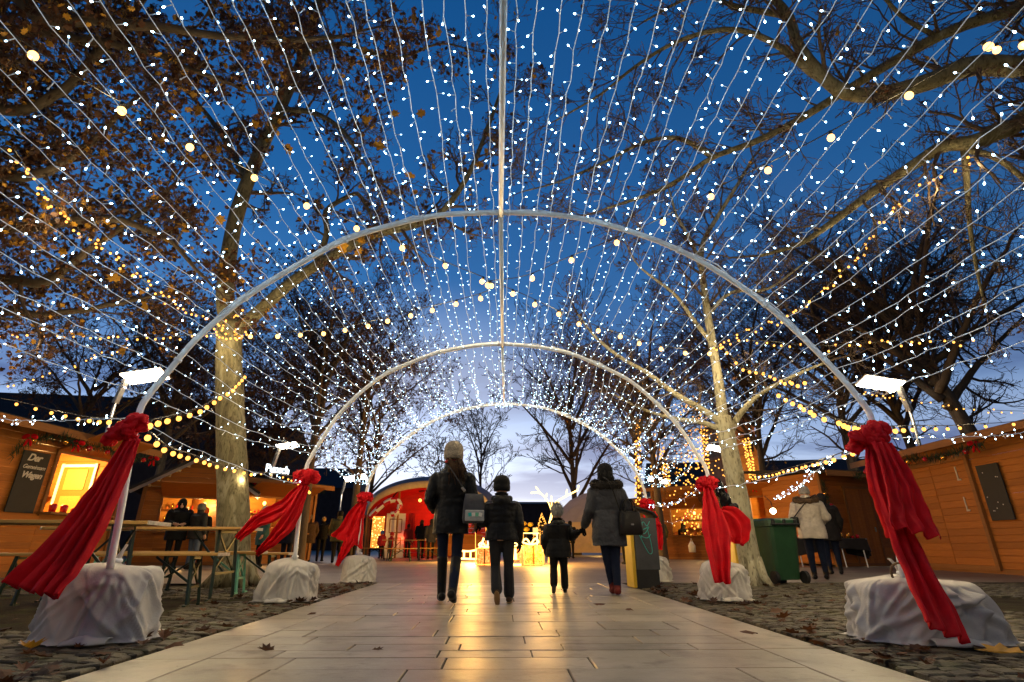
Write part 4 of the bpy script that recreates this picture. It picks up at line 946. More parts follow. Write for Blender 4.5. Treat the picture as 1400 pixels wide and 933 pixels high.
# ------------------------------------------------------------------ timber huts (local frame: X along the front, Y into the hut, Z up)
def planks(mb, x0, x1, z0, z1, y, ph=.14, th=.025, m=0, r=None):
    z = z0
    while z < z1-.01:
        h = min(ph, z1-z); mb.box(((x0+x1)/2, y, z+h/2), (x1-x0, th, h-.003), m, None, .006); z += h
def boards_y(mb, x, y0, y1, z0, z1, ph=.14, th=.025, m=0):
    z = z0
    while z < z1-.01:
        h = min(ph, z1-z); mb.box((x, (y0+y1)/2, z+h/2), (th, y1-y0, h-.003), m, None, .006); z += h
def fir_garland(P, label, seed, baubles=5, thick=.19, bows=True, group='fir garlands along the eaves'):
    r = random.Random(seed); root = thing('fir_garland', label, 'garland', P[0], 0, group); o0 = V(P[0]); n = int(polylen(P)/.012)
    mb = MB()
    for p in resample(P, n):
        for _ in range(3):
            d = rvec(r).normalized(); a = p-o0+rvec(r, .03)-V((0, 0, .06)); b = a+d*r.uniform(.5, 1)*thick; x, _y = perp(d); w = x*.009
            mb.quad(a-w, a+w, b+w*.3, b-w*.3)
    mb.build('fir_sprigs', M['fir'], root)
    for q in resample(P, baubles+1)[1:-1]:
        c = MB(); rr = r.uniform(.05, .075); c.ellipsoid(q-o0+V((r.uniform(-.05, .05), -.05, -.1)), rr, 0, 8, 12); c.build('bauble', M['bauble' if r.random() < .75 else 'bauble_gold'], root, True)
    if bows:
        for q in (P[len(P)//5], P[-3], P[len(P)//2]):
            c = MB(); k = .11; q = V(q)-o0+V((0, -.09, -.02))
            for sx in (-1, 1): c.ellipsoid(q+V((sx*k*.8, 0, .02)), (k*.8, .03, k*.45), 0, 6, 10, Matrix.Rotation(sx*.4, 3, 'Y')); c.ellipsoid(q+V((sx*k*.4, 0, -k*.9)), (k*.28, .012, k*.8), 0, 6, 8, Matrix.Rotation(-sx*.35, 3, 'Y'))
            c.build('ribbon_bow', M['red_cloth'], root, True)
    return root
def hut(pl, pr, label, eave, depth, ext=0.0, plank='plank', opening=None, door=None, shutter=None, roof='shed', over=.35, name='market_hut', rise=.6, glow=0, goods=True, group='timber market huts', gcol=(1, .55, .16)):
    d = V((pr.x-pl.x, pr.y-pl.y, 0)); w = d.length; rz = math.atan2(d.y, d.x); x0 = -ext
    root = thing(name, label, 'market hut', (pl.x, pl.y, 0), rz, group); W = M[plank]; r = random.Random(int(abs(pl.x*100)))
    fr = MB()
    ops = sorted([o for o in (opening, ) if o])
    if opening:
        a, b, c, e = opening                                     # x0 x1 z0 z1
        planks(fr, x0, a, .1, eave, 0); planks(fr, b, w, .1, eave, 0); planks(fr, a, b, .1, c, 0); planks(fr, a, b, e, eave, 0)
    else: planks(fr, x0, w, .1, eave, 0)
    fr.build('front_wall', W, root)
    sd = MB(); boards_y(sd, w-.012, .02, depth, .1, eave); sd.build('side_wall', W, root)
    sd = MB(); boards_y(sd, x0+.012, .02, depth, .1, eave); sd.build('side_wall', W, root)
    bk = MB(); planks(bk, x0+.03, w-.03, .1, eave, depth); bk.build('back_wall', W, root)
    for xx in (x0, w):
        c = MB(); c.box((xx, -.02, eave/2+.04), (.1, .09, eave-.06)); c.build('corner_post', M['trim'], root)
    sk = MB(); sk.box(((x0+w)/2, -.005, .05), (w-x0, .06, .1)); sk.build('base_rail', M['trim'], root)
    if roof == 'shed':
        rf = MB(); sl = .3; rt = Matrix.Rotation(-.1, 3, 'X')
        rf.box(((x0+w)/2, depth/2-.1, eave+.12), (w-x0+over*2, depth+over*2+.3, .09), 0, Matrix.Rotation(.1, 3, 'X')); rf.build('roof', M['roof'], root)
        fa = MB(); fa.box(((x0+w)/2, -over-.27, eave-.12), (w-x0+over*2, .03, .16)); fa.build('fascia', M['trim'], root)
    else:                                                        # gable facing the front
        rf = MB(); m_ = (x0+w)/2; hw = (w-x0)/2+over; L = math.hypot(hw, rise*hw/((w-x0)/2)); a = math.atan2(rise, (w-x0)/2)
        for sx in (-1, 1):
            rf.box((m_+sx*hw/2, depth/2-.1, eave+rise*.5-.02), (L+.02, depth+over*2, .07), 0, Matrix.Rotation(sx*a, 3, 'Y'))
        rf.build('roof', M['roof'], root)
        g = MB(); n = 6
        for i in range(n):
            z = eave+rise*i/n; k = 1-(i+.5)/n; g.box((m_, 0, z+rise/n/2), ((w-x0)*k, .025, rise/n-.008), 0)
        g.build('gable_boards', W, root)
        for sx in (-1, 1):
            g = MB(); g.beam((m_, -over-.02, eave+rise+.02), (m_+sx*hw, -over-.02, eave+rise-rise*hw/((w-x0)/2)+.02), .03, .13, 0); g.build('bargeboard', M['tent_lilac'], root)
    fl = MB(); fl.box(((x0+w)/2, depth/2, .08), (w-x0-.1, depth-.1, .05)); fl.build('hut_floor', M['trim'], root)
    if opening:
        a, b, c, e = opening
        wf = MB()
        for q in (((a-.03, -.03, (c+e)/2), (.07, .05, e-c+.14)), ((b+.03, -.03, (c+e)/2), (.07, .05, e-c+.14)), (((a+b)/2, -.03, e+.035), (b-a, .05, .07))): wf.box(*q)
        wf.build('window_frame', M['trim'], root)
        ct = MB(); ct.box(((a+b)/2, -.14, c-.02), (b-a+.2, .4, .045)); ct.build('counter', M['trim'], root)
        sh = MB(); sh.beam(((a+b)/2, -.03, e+.07), ((a+b)/2, -1.0, e+.42), b-a+.1, .04, 0); aw = sh.build('raised_shutter', W, root)
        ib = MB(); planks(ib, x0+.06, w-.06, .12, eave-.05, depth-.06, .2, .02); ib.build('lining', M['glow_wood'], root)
        if goods:
            for k, zz in enumerate((c+.35, c+.75, c+1.1)):
                if zz > e-.1: continue
                s = MB(); s.box(((a+b)/2, depth-.25, zz), (b-a+.4, .28, .025)); sf = s.build('shelf', M['trim'], root)
                for q in range(int((b-a)/.16)):
                    it = MB(); xx = a-.1+q*.16+r.uniform(-.03, .03); hh = r.uniform(.1, .24)
                    it.loft([(xx, depth-.25, zz+.012, .035, .035), (xx, depth-.25, zz+hh*.7, .04, .04), (xx, depth-.25, zz+hh*.85, .018, .018), (xx, depth-.25, zz+hh, .018, .018)], 9)
                    it.build('jar', r.choice((M['bauble'], M['glitter_jar'], M['white_paint'], M['bauble_gold'], M['red_fabric'])), sf, True)
            for q in range(int((b-a)/.28)):
                it = MB(); xx = a+.16+q*.28; hh = r.uniform(.12, .2)
                it.loft([(xx, -.1, c+.003, .06, .06), (xx, -.1, c+hh*.8, .075, .075), (xx, -.1, c+hh, .05, .05)], 10); it.build('goods_jar', r.choice((M['bauble'], M['glitter_jar'], M['bauble_gold'])), root, True)
    if door:
        a, b, z1 = door
        dm = MB()
        x = a
        while x < b-.01: dm.box((x+.07, -.03, z1/2+.06), (.132, .03, z1-.05)); x += .14
        dd = dm.build('door', W, root); f = MB()
        for q in (((a-.05, -.03, z1/2+.06), (.06, .05, z1+.06)), ((b+.05, -.03, z1/2+.06), (.06, .05, z1+.06)), (((a+b)/2, -.03, z1+.1), (b-a+.16, .05, .06))): f.box(*q)
        f.build('door_frame', M['trim'], root); k = MB(); k.box((b-.1, -.06, 1.05), (.03, .05, .14), 0, None, .008); k.build('handle', M['steel_grey'], dd)
    if shutter:
        a, b, c, e = shutter
        s = MB(); planks(s, a, (a+b)/2+.0, c, e, -.035, .16, .03); planks(s, (a+b)/2+.012, b, c, e, -.035, .16, .03); so = s.build('shutter', W, root)
        f = MB()
        for q in (((a-.05, -.045, (c+e)/2), (.1, .07, e-c+.2)), ((b+.05, -.045, (c+e)/2), (.1, .07, e-c+.2)), (((a+b)/2, -.045, e+.05), (b-a, .07, .1)), (((a+b)/2, -.045, c-.05), (b-a, .07, .1))): f.box(*q)
        f.build('shutter_frame', M['trim'], root)
        for fx in (.22, .86):
            for fz in (.58, .88):
                h = MB(); X = a+(b-a)*fx; Z = c+(e-c)*fz; h.box((X, -.06, Z), (.03, .018, .3)); h.box((X+.03, -.06, Z-.16), (.1, .024, .035)); h.build('hinge_strap', M['edge_white'], so)
    if glow:
        lamp(root.matrix_basis @ V(((opening[0]+opening[1])/2, depth*.45, (opening[3] if opening else eave)-.15)), glow, gcol, .12, 'hut lamp')
        b = MB(); b.ellipsoid(((opening[0]+opening[1])/2+.15, depth*.35, opening[3]-.12), (.06, .06, .075), 0, 8, 12); b.build('bulb', M['warm_bulb'], root, True)
    return root, rz, w
def on(root, p): return Matrix.Translation(root.location) @ Matrix.Rotation(root.rotation_euler.z, 4, 'Z') @ V(p)

# left hut
PL, PR = V((-9.97, 10.3, 0)), V((-9.66, 13.9, 0))
h1, rz1, w1 = hut(PL, PR, 'orange timber hut at the left edge with lit serving window and chalkboard', 2.95, 2.6, 1.6, opening=(1.62, 3.15, 1.25, 2.5), glow=560)
# inside of the left hut: a panelled door with pale frame on the end wall, seen through the window
m_ = MB()
for q in (((w1-.06, .75, 1.75), (.03, .07, 1.6)), ((w1-.06, 1.65, 1.75), (.03, .07, 1.6)), ((w1-.06, 1.2, 2.5), (.03, .83, .07))): m_.box(*q)
m_.build('inner_door_frame', M['white_paint'], h1); m_ = MB(); m_.box((w1-.055, 1.2, 1.7), (.025, .82, 1.5)); idr = m_.build('inner_door', M['plank'], h1)
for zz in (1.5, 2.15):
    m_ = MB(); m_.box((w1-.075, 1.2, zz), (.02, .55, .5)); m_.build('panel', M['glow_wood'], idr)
m_ = MB(); m_.box((w1-.2, 2.1, 1.75), (.28, .8, .025)); shf = m_.build('side_shelf', M['trim'], h1)
for k_ in range(6): m_ = MB(); m_.loft([(w1-.2, 1.78+k_*.13, 1.765, .04, .04), (w1-.2, 1.78+k_*.13, 1.9+.05*(k_ % 3), .045, .045), (w1-.2, 1.78+k_*.13, 1.95+.05*(k_ % 3), .02, .02)], 9); m_.build('jar', M[('bauble', 'white_paint', 'glitter_jar')[k_ % 3]], shf, True)
# chalkboard
bd = thing('chalkboard', 'tall black chalkboard with handwriting beside the lit window of the left hut', 'chalkboard', on(h1, (1.08, -.06, 1.22)), rz1)
m_ = MB(); m_.box((0, 0, .6), (.62, .03, 1.22), 0, None, .006); m_.build('board', M['chalk'], bd)
def handwriting(txt, size, parent, x, y, z, matl, shear=.35, name='writing', bold=.006, ext=.002):
    c = bpy.data.curves.new('writing', 'FONT'); c.body = txt; c.size = size; c.align_x = 'CENTER'; c.shear = shear; c.extrude = ext; c.offset = bold; c.space_character = .92; c.materials.append(matl)
    tmp = bpy.data.objects.new('tmp', c); COL.objects.link(tmp); dg = bpy.context.evaluated_depsgraph_get(); me = bpy.data.meshes.new_from_object(tmp.evaluated_get(dg)); bpy.data.objects.remove(tmp)
    o = bpy.data.objects.new(name, me); o.location = (x, y, z); o.rotation_euler = (R(90), 0, 0); link(o, parent); return o
handwriting('Der', .2, bd, -.05, -.022, 1.02, M['chalk_ink']); handwriting('Gemeinsam', .115, bd, 0, -.022, .86, M['chalk_ink'], bold=.0015); handwriting('Wagen', .17, bd, 0, -.022, .68, M['chalk_ink'])
P = [on(h1, q) for q in ((.5, -.1, 2.3), (.62, -.12, 2.55), (.72, -.4, 2.72), (.95, -.62, 2.78), (1.4, -.66, 2.66), (2.0, -.66, 2.74), (2.7, -.66, 2.62), (3.4, -.66, 2.7), (3.9, -.66, 2.66))]
fir_garland(spline(P, 40), 'fir garland with red baubles along the left hut eave, its end drooping', 3, 6)

# right shuttered hut
PL, PR = V((11.2, 15.6, 0)), V((10.93, 10.0, 0))
h2, rz2, w2 = hut(PL, PR, 'orange timber hut at the right edge with closed shutters and white hinges', 2.95, 2.8, 0, shutter=(.85, 3.2, .16, 2.5))
bd = thing('noticeboard', 'black board with tiny white stars on the shuttered hut at the right edge', 'noticeboard', on(h2, (3.78, -.06, 1.1)), rz2)
m_ = MB(); m_.box((0, 0, .6), (.6, .03, 1.2), 0, None, .006); m_.build('board', M['chalk'], bd); rr = random.Random(4)
for i in range(9):
    m_ = MB(); x, z = rr.uniform(-.25, .25), rr.uniform(.1, 1.1); m_.box((x, -.02, z), (.02, .006, .02), 0, Matrix.Rotation(.7, 3, 'Y')); m_.build('star', M['white_paint'], bd)
P = [on(h2, q) for q in ((-.2, -.66, 2.6), (.6, -.66, 2.74), (1.5, -.66, 2.66), (2.4, -.66, 2.76), (3.3, -.66, 2.66), (4.6, -.66, 2.76))]
fir_garland([p-V((0, 0, .06)) for p in spline(P, 40)], 'fir garland with red baubles and bows along the shuttered hut eave', 7, 7)
st = MB()
# hut with door
PL, PR = V((9.9, 16.6, 0)), V((13.0, 17.6, 0))
h3, rz3, w3 = hut(PL, PR, 'orange timber hut with a plank door between the stall and the shuttered hut', 2.75, 2.4, 0, door=(.95, 1.95, 2.2))
P = [on(h3, q) for q in ((-.25, -.35, 2.5), (-.15, -.3, 1.9), (-.12, -.25, 1.4), (-.1, -.22, 1.1))]
fir_garland(spline(P, 20), 'fir garland hanging down the corner of the hut with the door', 9, 3, bows=False)
# goods stall
PL, PR = V((8.25, 20.6, 0)), V((10.3, 18.6, 0))
h4, rz4, w4 = hut(PL, PR, 'open timber stall with bright goods behind the woman in the pale coat', 2.7, 2.4, 0, opening=(1.2, 2.55, 1.1, 2.2), glow=260)
P = [on(h4, q) for q in ((0, -.4, 2.6), (1, -.42, 2.5), (2, -.42, 2.6), (2.9, -.4, 2.55))]
fir_garland(spline(P, 24), 'fir garland with red baubles over the open goods stall', 10, 5)
bl = thing('work_lamp', 'dazzling bare bulb at the end of the open goods stall', 'lamp', at(1057, 699, 16.5)); m_ = MB(); m_.ellipsoid((0, 0, 0), .085, 0, 10, 14); m_.build('bulb', emis('dazzling bulb', (1, .75, .42), 60), bl, True)
m_ = MB(); m_.tube([(0, 0, .08), (.02, .1, .3), (.1, .6, .5)], .012, 6); m_.build('cord', M['socket'], bl)
# brown huts behind
PL, PR = V((7.1, 25.5, 0)), V((11.8, 22.6, 0))
h5, rz5, w5 = hut(PL, PR, 'brown timber hut behind the second right bow, warm lit wall', 3.1, 2.6, 0, 'plank_dark', opening=(.8, 2.2, 1.0, 2.1), glow=120)
PL, PR = V((7.6, 32, 0)), V((11.5, 29, 0))
h6, rz6, w6 = hut(PL, PR, 'distant brown hut beyond the litter bin, strung with lights', 3.1, 2.6, 0, 'plank_dark', opening=(.8, 2.6, 1.0, 2.1), glow=150)
# left huts
PL, PR = V((-11.3, 17.4, 0)), V((-8.6, 18.6, 0))
h7, rz7, w7 = hut(PL, PR, 'gabled timber stall with jars left of the great trunk', 2.35, 2.2, 0, 'plank', opening=(.55, 2.5, 1.0, 2.0), roof='gable', rise=.95, glow=170)
PL, PR = V((-9.0, 18.4, 0)), V((-7.2, 21.2, 0))
h8, rz8, w8 = hut(PL, PR, 'dark roofed punch stall behind the second left bow', 2.75, 2.4, 0, 'plank_dark', opening=(.35, 2.9, 1.0, 2.15), glow=260)
P = [on(h8, q) for q in ((-.2, -.4, 2.6), (1, -.44, 2.55), (2, -.44, 2.6), (3.4, -.4, 2.6))]
fir_garland(spline(P, 24), 'fir garland with red baubles over the punch stall', 14, 6)
sg = thing('stall_sign', 'small glowing white word on the roof edge of the punch stall', 'sign', on(h8, (1.0, -.75, 2.95)), rz8)
handwriting('Punsch', .36, sg, 0, 0, 0, emis('sign glow', (.85, .95, 1), 3), 0, 'lettering', .008, .012)
m_ = MB(); m_.tube([(-.7, .03, -.04), (.7, .03, -.04)], .012, 6); m_.build('rail', M['steel_grey'], sg)

# ------------------------------------------------------------------ beer tables and benches
def folding(name, label, cat, c, rz, L, W, H, steel, group):
    root = thing(name, label, cat, (c.x, c.y, 0), rz, group)
    t = MB()
    for k in range(2 if W < .4 else 3):
        n = 2 if W < .4 else 3; t.box((0, -W/2+W/n*(k+.5), H-.015), (L, W/n-.003, .03), 0, None, .004)
    top = t.build('seat' if H < .6 else 'tabletop', M['pine_top'], root)
    e = MB()
    for sx in (-1, 1): e.box((sx*(L/2+.006), 0, H-.015), (.012, W, .034))
    e.build('worn_edge', M['edge_white'], top)
    for sx in (-1, 1):
        f = MB(); x = sx*(L/2-.28)
        for sy in (-1, 1):
            f.beam((x, sy*W*.36, H-.03), (x+sx*.06, sy*W*.46, 0), .03, .03); f.beam((x+sx*.06, sy*(W*.46-.02), .012), (x+sx*.06, sy*(W*.46+.07), .012), .035, .02)
        f.beam((x, -W*.36, H-.05), (x, W*.36, H-.05), .028, .028)
        f.beam((x+sx*.035, -W*.43, H*.36), (x+sx*.035, W*.43, H*.36), .025, .025)
        f.beam((x+sx*.02, -W*.4, H*.38), (x+sx*.01, W*.38, H-.07), .016, .02); f.beam((x+sx*.02, W*.4, H*.38), (x+sx*.01, -W*.38, H-.07), .016, .02)
        f.beam((x+sx*.03, 0, H*.36), (x-sx*.42, 0, H-.04), .016, .022)
        f.build('leg_frame', M[steel], root)
    return root
gt = 'folding beer tables and benches'
zt = .80
folding('beer_table', 'nearest beer table, its pale end sticking out behind the near left pole', 'table', V((-4.28, 5.0, 0)), R(14), 2.2, .6, zt, 'steel_green', gt)
folding('beer_bench', 'long orange beer bench in front of the tables, its white end toward the great trunk', 'bench', V((-4.2, 6.18, 0)), R(2), 2.35, .26, .52, 'steel_green', gt)
folding('beer_table', 'second beer table in front of the great plane trunk', 'table', V((-4.25, 6.95, 0)), R(1), 2.3, .62, zt, 'steel_green', gt)
folding('beer_bench', 'rear beer bench partly hidden behind the second beer table', 'bench', V((-4.45, 7.75, 0)), R(1), 2.4, .26, .52, 'steel_mint', gt)
folding('beer_bench', 'short beer bench end showing beside the second left weight', 'bench', V((-3.95, 8.1, 0)), R(-3), 2.0, .26, .5, 'steel_green', gt)
for i, (u, v, s) in enumerate(((512, 757, 23), (552, 757, 21.5), (586, 757, 23))):
    p = at(u, v, s); folding('beer_table' if i == 1 else 'beer_bench', ['small distant bench at the left of the red stall', 'distant beer table in front of the red stall', 'small distant bench right of the distant table'][i], 'table' if i == 1 else 'bench', p, R(3), 1.7 if i == 1 else 1.3, .6 if i == 1 else .26, .8 if i == 1 else .48, 'steel_green', gt)
p = at(548, 760, 20.5); folding('beer_bench', 'distant low bench in front of the distant beer table', 'bench', p, R(2), 1.2, .26, .48, 'steel_green', gt)

# ------------------------------------------------------------------ bins
def wheelie(c, rz, H, W, matl, label):
    root = thing('wheelie_bin', label, 'bin', (c.x, c.y, 0), rz, 'wheelie bins')
    b = MB(); b.loft([(0, -.03, .06, W*.40, W*.42, 6), (0, -.03, .12, W*.41, W*.43, 6), (0, -.01, H*.86, W*.48, W*.53, 7), (0, -.01, H*.87, W*.51, W*.56, 7), (0, -.01, H*.93, W*.51, W*.56, 7)], 40); b.build('body', matl, root)
    l = MB(); l.loft([(0, -.02, H*.93, W*.52, W*.58, 7), (0, -.02, H*.965, W*.52, W*.58, 7), (0, -.02, H*.995, W*.44, W*.5, 6), (0, -.02, H, W*.2, W*.3, 5)], 40); ld = l.build('lid', matl, root)
    for sx in (-.5, .0, .5):
        k = MB(); k.box((sx*W*.7, W*.55, H*.93), (.05, .06, .1), 0, None, .012); k.build('hinge', M['rubber'], ld)
    k = MB(); k.tube([(-W*.45, W*.6, H*.9), (W*.45, W*.6, H*.9)], .018, 8); k.build('handle', M['rubber'], ld)
    for sx in (-1, 1):
        k = MB(); k.tube([(sx*(W*.42), W*.40, .1), (sx*(W*.42+.055), W*.40, .1)], .1, 20); k.build('wheel', M['rubber'], root)
    k = MB(); k.box((0, -W*.30, .03), (W*.6, .1, .06)); k.build('foot', M['rubber'], root)
    return root
pb = gnd(1074, 798); wheelie(V((pb.x, pb.y+.1, 0)), R(188), 1.03, .58, M['bin_green'], 'dark green wheelie bin standing right of the slim pale tree')
wheelie(V((pb.x-.32, pb.y+.62, 0)), R(176), 1.05, .58, M['bin_yellow'], 'yellow wheelie bin half hidden between the pale trunk and the green bin')
# graffiti litter bin
pb = gnd(886, 805); lb = thing('litter_bin', 'tall dark grey litter bin with teal scrawl, yellow side and curved black hood', 'litter bin', (pb.x, pb.y+.16, 0), R(7))
m_ = MB(); m_.box((0, 0, .13), (.36, .3, .26)); m_.build('plinth', M['rubber'], lb)
m_ = MB(); m_.box((.02, 0, .62), (.37, .3, .74), 0, None, .006); m_.build('front_panel', M['grey_paint'], lb)
m_ = MB(); m_.box((-.2, 0, .52), (.05, .31, 1.02), 0, None, .006); m_.build('side_panel', M['bin_yellow'], lb)
m_ = MB(); P = spline([V((.23, 0, 1.0)), V((.16, 0, 1.08)), V((.0, 0, 1.13)), V((-.16, 0, 1.17)), V((-.28, 0, 1.2))], 14)
m_.grid(lambda a, b: P[min(14, int(round(b*14)))]+V((0, (a-.5)*.36, 0)), 4, 14); ho = m_.build('hood', M['rubber'], lb, True); s_ = ho.modifiers.new('t', 'SOLIDIFY'); s_.thickness = .03
m_ = MB()
for tr_ in ([(-.1, .96), (-.06, .9), (.0, .93), (.05, .87), (.1, .94)], [(-.11, .86), (-.02, .82), (.08, .86), (.0, .76), (-.09, .8)], [(-.1, .78), (-.02, .6), (.05, .48), (.1, .5), (.09, .64), (.05, .84)], [(-.06, .72), (.04, .7), (.1, .75)], [(-.02, .92), (-.05, .7)]):
    m_.tube([V((x, -.152, z)) for x, z in (lambda q: [(p.x, p.z) for p in spline([V((a, 0, b)) for a, b in q], 16)])(tr_)], .005, 4)
m_.build('graffiti_scrawl', M['teal'], lb)
# yellow crate
p = at(1009, 769, 19); cr = thing('crate', 'yellow plastic crate on the paving behind the slim pale trunk', 'crate', (p.x, p.y, 0), R(5))
for nm, c, s in (('side_panel', (0, -.19, .28), (.62, .02, .5)), ('side_panel', (0, .19, .28), (.62, .02, .5)), ('end_panel', (-.31, 0, .28), (.02, .4, .5)), ('end_panel', (.31, 0, .28), (.02, .4, .5)), ('crate_floor', (0, 0, .02), (.62, .4, .02))):
    m_ = MB(); m_.box(c, s, 0, None, .004)
    if nm == 'side_panel':
        for k in range(5): m_.box((0, c[1]-(.015 if c[1] < 0 else -.015), .08+k*.1), (.62, .014, .022))
    m_.build(nm, M['bin_yellow'], cr)
# black clothed goods table
p = at(1128, 737, 15.6); gt_ = thing('goods_table', 'folding goods table under a black cloth in front of the open stall', 'table', (p.x, p.y, 0), R(-14))
m_ = MB(); m_.box((0, 0, .76), (2.0, .7, .03)); m_.build('tabletop', M['steel_grey'], gt_)
for sx in (-.85, -.3, .3, .85):
    m_ = MB(); m_.tube([(sx, -.28, .75), (sx+.03, -.3, 0)], .016, 8); m_.build('leg', M['white_metal'], gt_)
def tcl(u, v):
    a = u*2*pi; k = (abs(cos(a))**8+abs(sin(a))**8)**(-1/8); drop = max(0, v-.5)*2
    rr = min(1, v*2)*(1+.03*drop); f = .03*drop*sin(a*14)
    z = .782-drop*(.42+.14*sin(a*2+1))
    return ((rr*k*cos(a))*(1.03+f), (rr*k*sin(a))*(.38+f), z)
m_ = MB(); m_.grid(tcl, 96, 20, 0, True); tc_ = m_.build('table_cloth', M['black_cloth'], None, True); tc_.location = gt_.location; tc_.rotation_euler = gt_.rotation_euler; tag(tc_, 'black cloth draped over the goods table by the open stall', 'table cloth')
rr = random.Random(12)
for k in range(16):
    x = -.92+k*.12; it = MB(); h = rr.uniform(.05, .16); it.loft([(0, 0, 0, .045, .045), (0, 0, h*.7, .05, .05), (0, 0, h, .03, .03)], 9)
    o = it.build('trinket', rr.choice((M['white_paint'], M['bauble_gold'], M['glitter_jar'], M['bauble'])), None, True); o.location = on(gt_, (x, rr.uniform(-.25, .2), .786))
    tag(o, 'small trinket on the black clothed goods table', 'trinket', 'trinkets on the black clothed goods table')

# ------------------------------------------------------------------ red stall with domed roof
c = at(588, 760, 27); c.z = 0
rs_ = thing('domed_stall', 'grey domed stall with glowing red inside and candy cane by its left eave', 'stall', c, R(3))
def dome(u, v):                                   # u across 0..1, v front->back
    a = pi*(1-u); y = -1.6+v*5.2; k = .90+.16*sin(pi*min(1, v*1.25))-.55*max(0, v-.6)
    zr = 1.9*(.86+.24*sin(pi*min(1, v*1.3))-.4*max(0, v-.6))
    return (3.45*k*cos(a), y, 2.0+zr*sin(a)**.85)
m_ = MB(); m_.grid(dome, 36, 20); o = m_.build('roof_skin', M['tent_grey'], rs_, True)
m_ = MB(); m_.grid(lambda u, v: V(dome(u, v*.98+.01))-V((0, 0, .06)), 36, 20); m_.build('lining', M['red_fabric'], rs_, True)
m_ = MB(); m_.grid(lambda u, v: V(dome(u, 0))+V((0, -.03-.35*(1-abs(v*2-1))*0, -.34*v+.03)), 36, 2); o = m_.build('roof_edge', M['tent_beige'], rs_, True); s_ = o.modifiers.new('t', 'SOLIDIFY'); s_.thickness = .04
for u_ in (0.04, .33, .67, .96):
    q = V(dome(u_, .02)); m_ = MB(); m_.tube([(q.x, q.y+.05, 0), (q.x, q.y+.05, q.z-.1)], .05, 8); m_.build('post', M['trim'], rs_)
for a_, b_ in ((.1, .6), (.4, .9), (.6, .1), (.9, .4)):
    m_ = MB(); m_.tube([V(dome(a_, .15))-V((0, 0, .15)), V(dome((a_+b_)/2, .4))-V((0, 0, .2)), V(dome(b_, .7))-V((0, 0, .15))], .035, 6); m_.build('brace', M['socket'], rs_)
m_ = MB(); planks(m_, -3.0, 3.0, 0, 2.1, 2.4, .21)
for k in range(7): hw_ = 3.0*math.sqrt(1-(k/7.2)**2); planks(m_, -hw_, hw_, 2.1+.2*k, 2.3+.2*k, 2.4, .2)
m_.build('back_wall', M['red_fabric'], rs_)
m_ = MB(); planks(m_, -.3, 2.6, .05, 1.05, .4, .2); m_.box((1.15, .3, 1.08), (3.1, .55, .06)); m_.build('bar_counter', M['plank'], rs_)
m_ = MB(); m_.box((1.2, 2.2, 1.55), (2.4, .3, .04)); m_.box((1.2, 2.2, 1.95), (2.4, .3, .04)); m_.build('shelf', M['plank'], rs_)
m_ = MB(); m_.box((-1.75, -.9, 1.05), (.95, .05, 2.1)); wp = m_.build('door_panel', M['white_paint'], rs_); m_ = MB()
for zz in (.6, 1.5):
    for q in (((-1.75, -.93, zz+.32), (.6, .02, .04)), ((-1.75, -.93, zz-.32), (.6, .02, .04)), ((-2.05, -.93, zz), (.04, .02, .64)), ((-1.45, -.93, zz), (.04, .02, .64))): m_.box(*q)
m_.build('moulding', M['trim'], wp)
m_ = MB(); cloth_strip(m_, [(-.95, -1.0, 2.1), (-.97, -1.0, 1.4), (-.92, -1.0, .6)], [.3, .42, .4], (0, -1, 0), 2.5, .04, rb); m_.build('red_curtain', M['red_fabric'], rs_, True)
m_ = MB(); m_.box((-2.6, -1.05, 1.2), (.6, .04, 1.5)); m_.build('lamp_net', M['lamp_net'], rs_)
for k, (x, z) in enumerate(((-.6, 2.75), (.5, 3.0), (1.5, 2.7), (2.6, 1.9))):
    b_ = MB(); b_.ellipsoid((x, -.9, z), .09 if k < 3 else .16, 0, 8, 12); b_.build('globe_lamp', M['warm_bulb'] if k == 3 else M['warm_small'], rs_, True)
lamp(on(rs_, (-.3, .9, 2.2)), 120, (1, .04, .02), .3, 'red lamp'); lamp(on(rs_, (1.5, 1.4, 2.2)), 40, (1, .35, .1), .2, 'bar lamp'); lamp(on(rs_, (2.2, -1.9, 1.9)), 60, (1, .6, .2), .1, 'front lamp'); lamp(on(rs_, (-1.4, -1.0, .9)), 12, (1, .1, .03), .2, 'red floor lamp')
cn = thing('candy_cane', 'large striped candy cane hung at the left eave of the red stall', 'decoration', on(rs_, (-2.2, -1.75, 2.0)), R(3))
P = spline([V((-.75, 0, -.15)), V((-.35, 0, .28)), V((.1, 0, .62)), V((.5, 0, .7)), V((.7, 0, .42)), V((.55, 0, .08)), V((.3, 0, .0))], 48)
m_ = MB(); m_.tube(P, .13, 14)
for i, f in enumerate(m_.f):
    if len(f) == 4: m_.m[i] = int(((i//14)/6+(i % 14)/14) % 2 < 1)
m_.build('cane', [M['white_paint'], M['bauble']], cn, True)

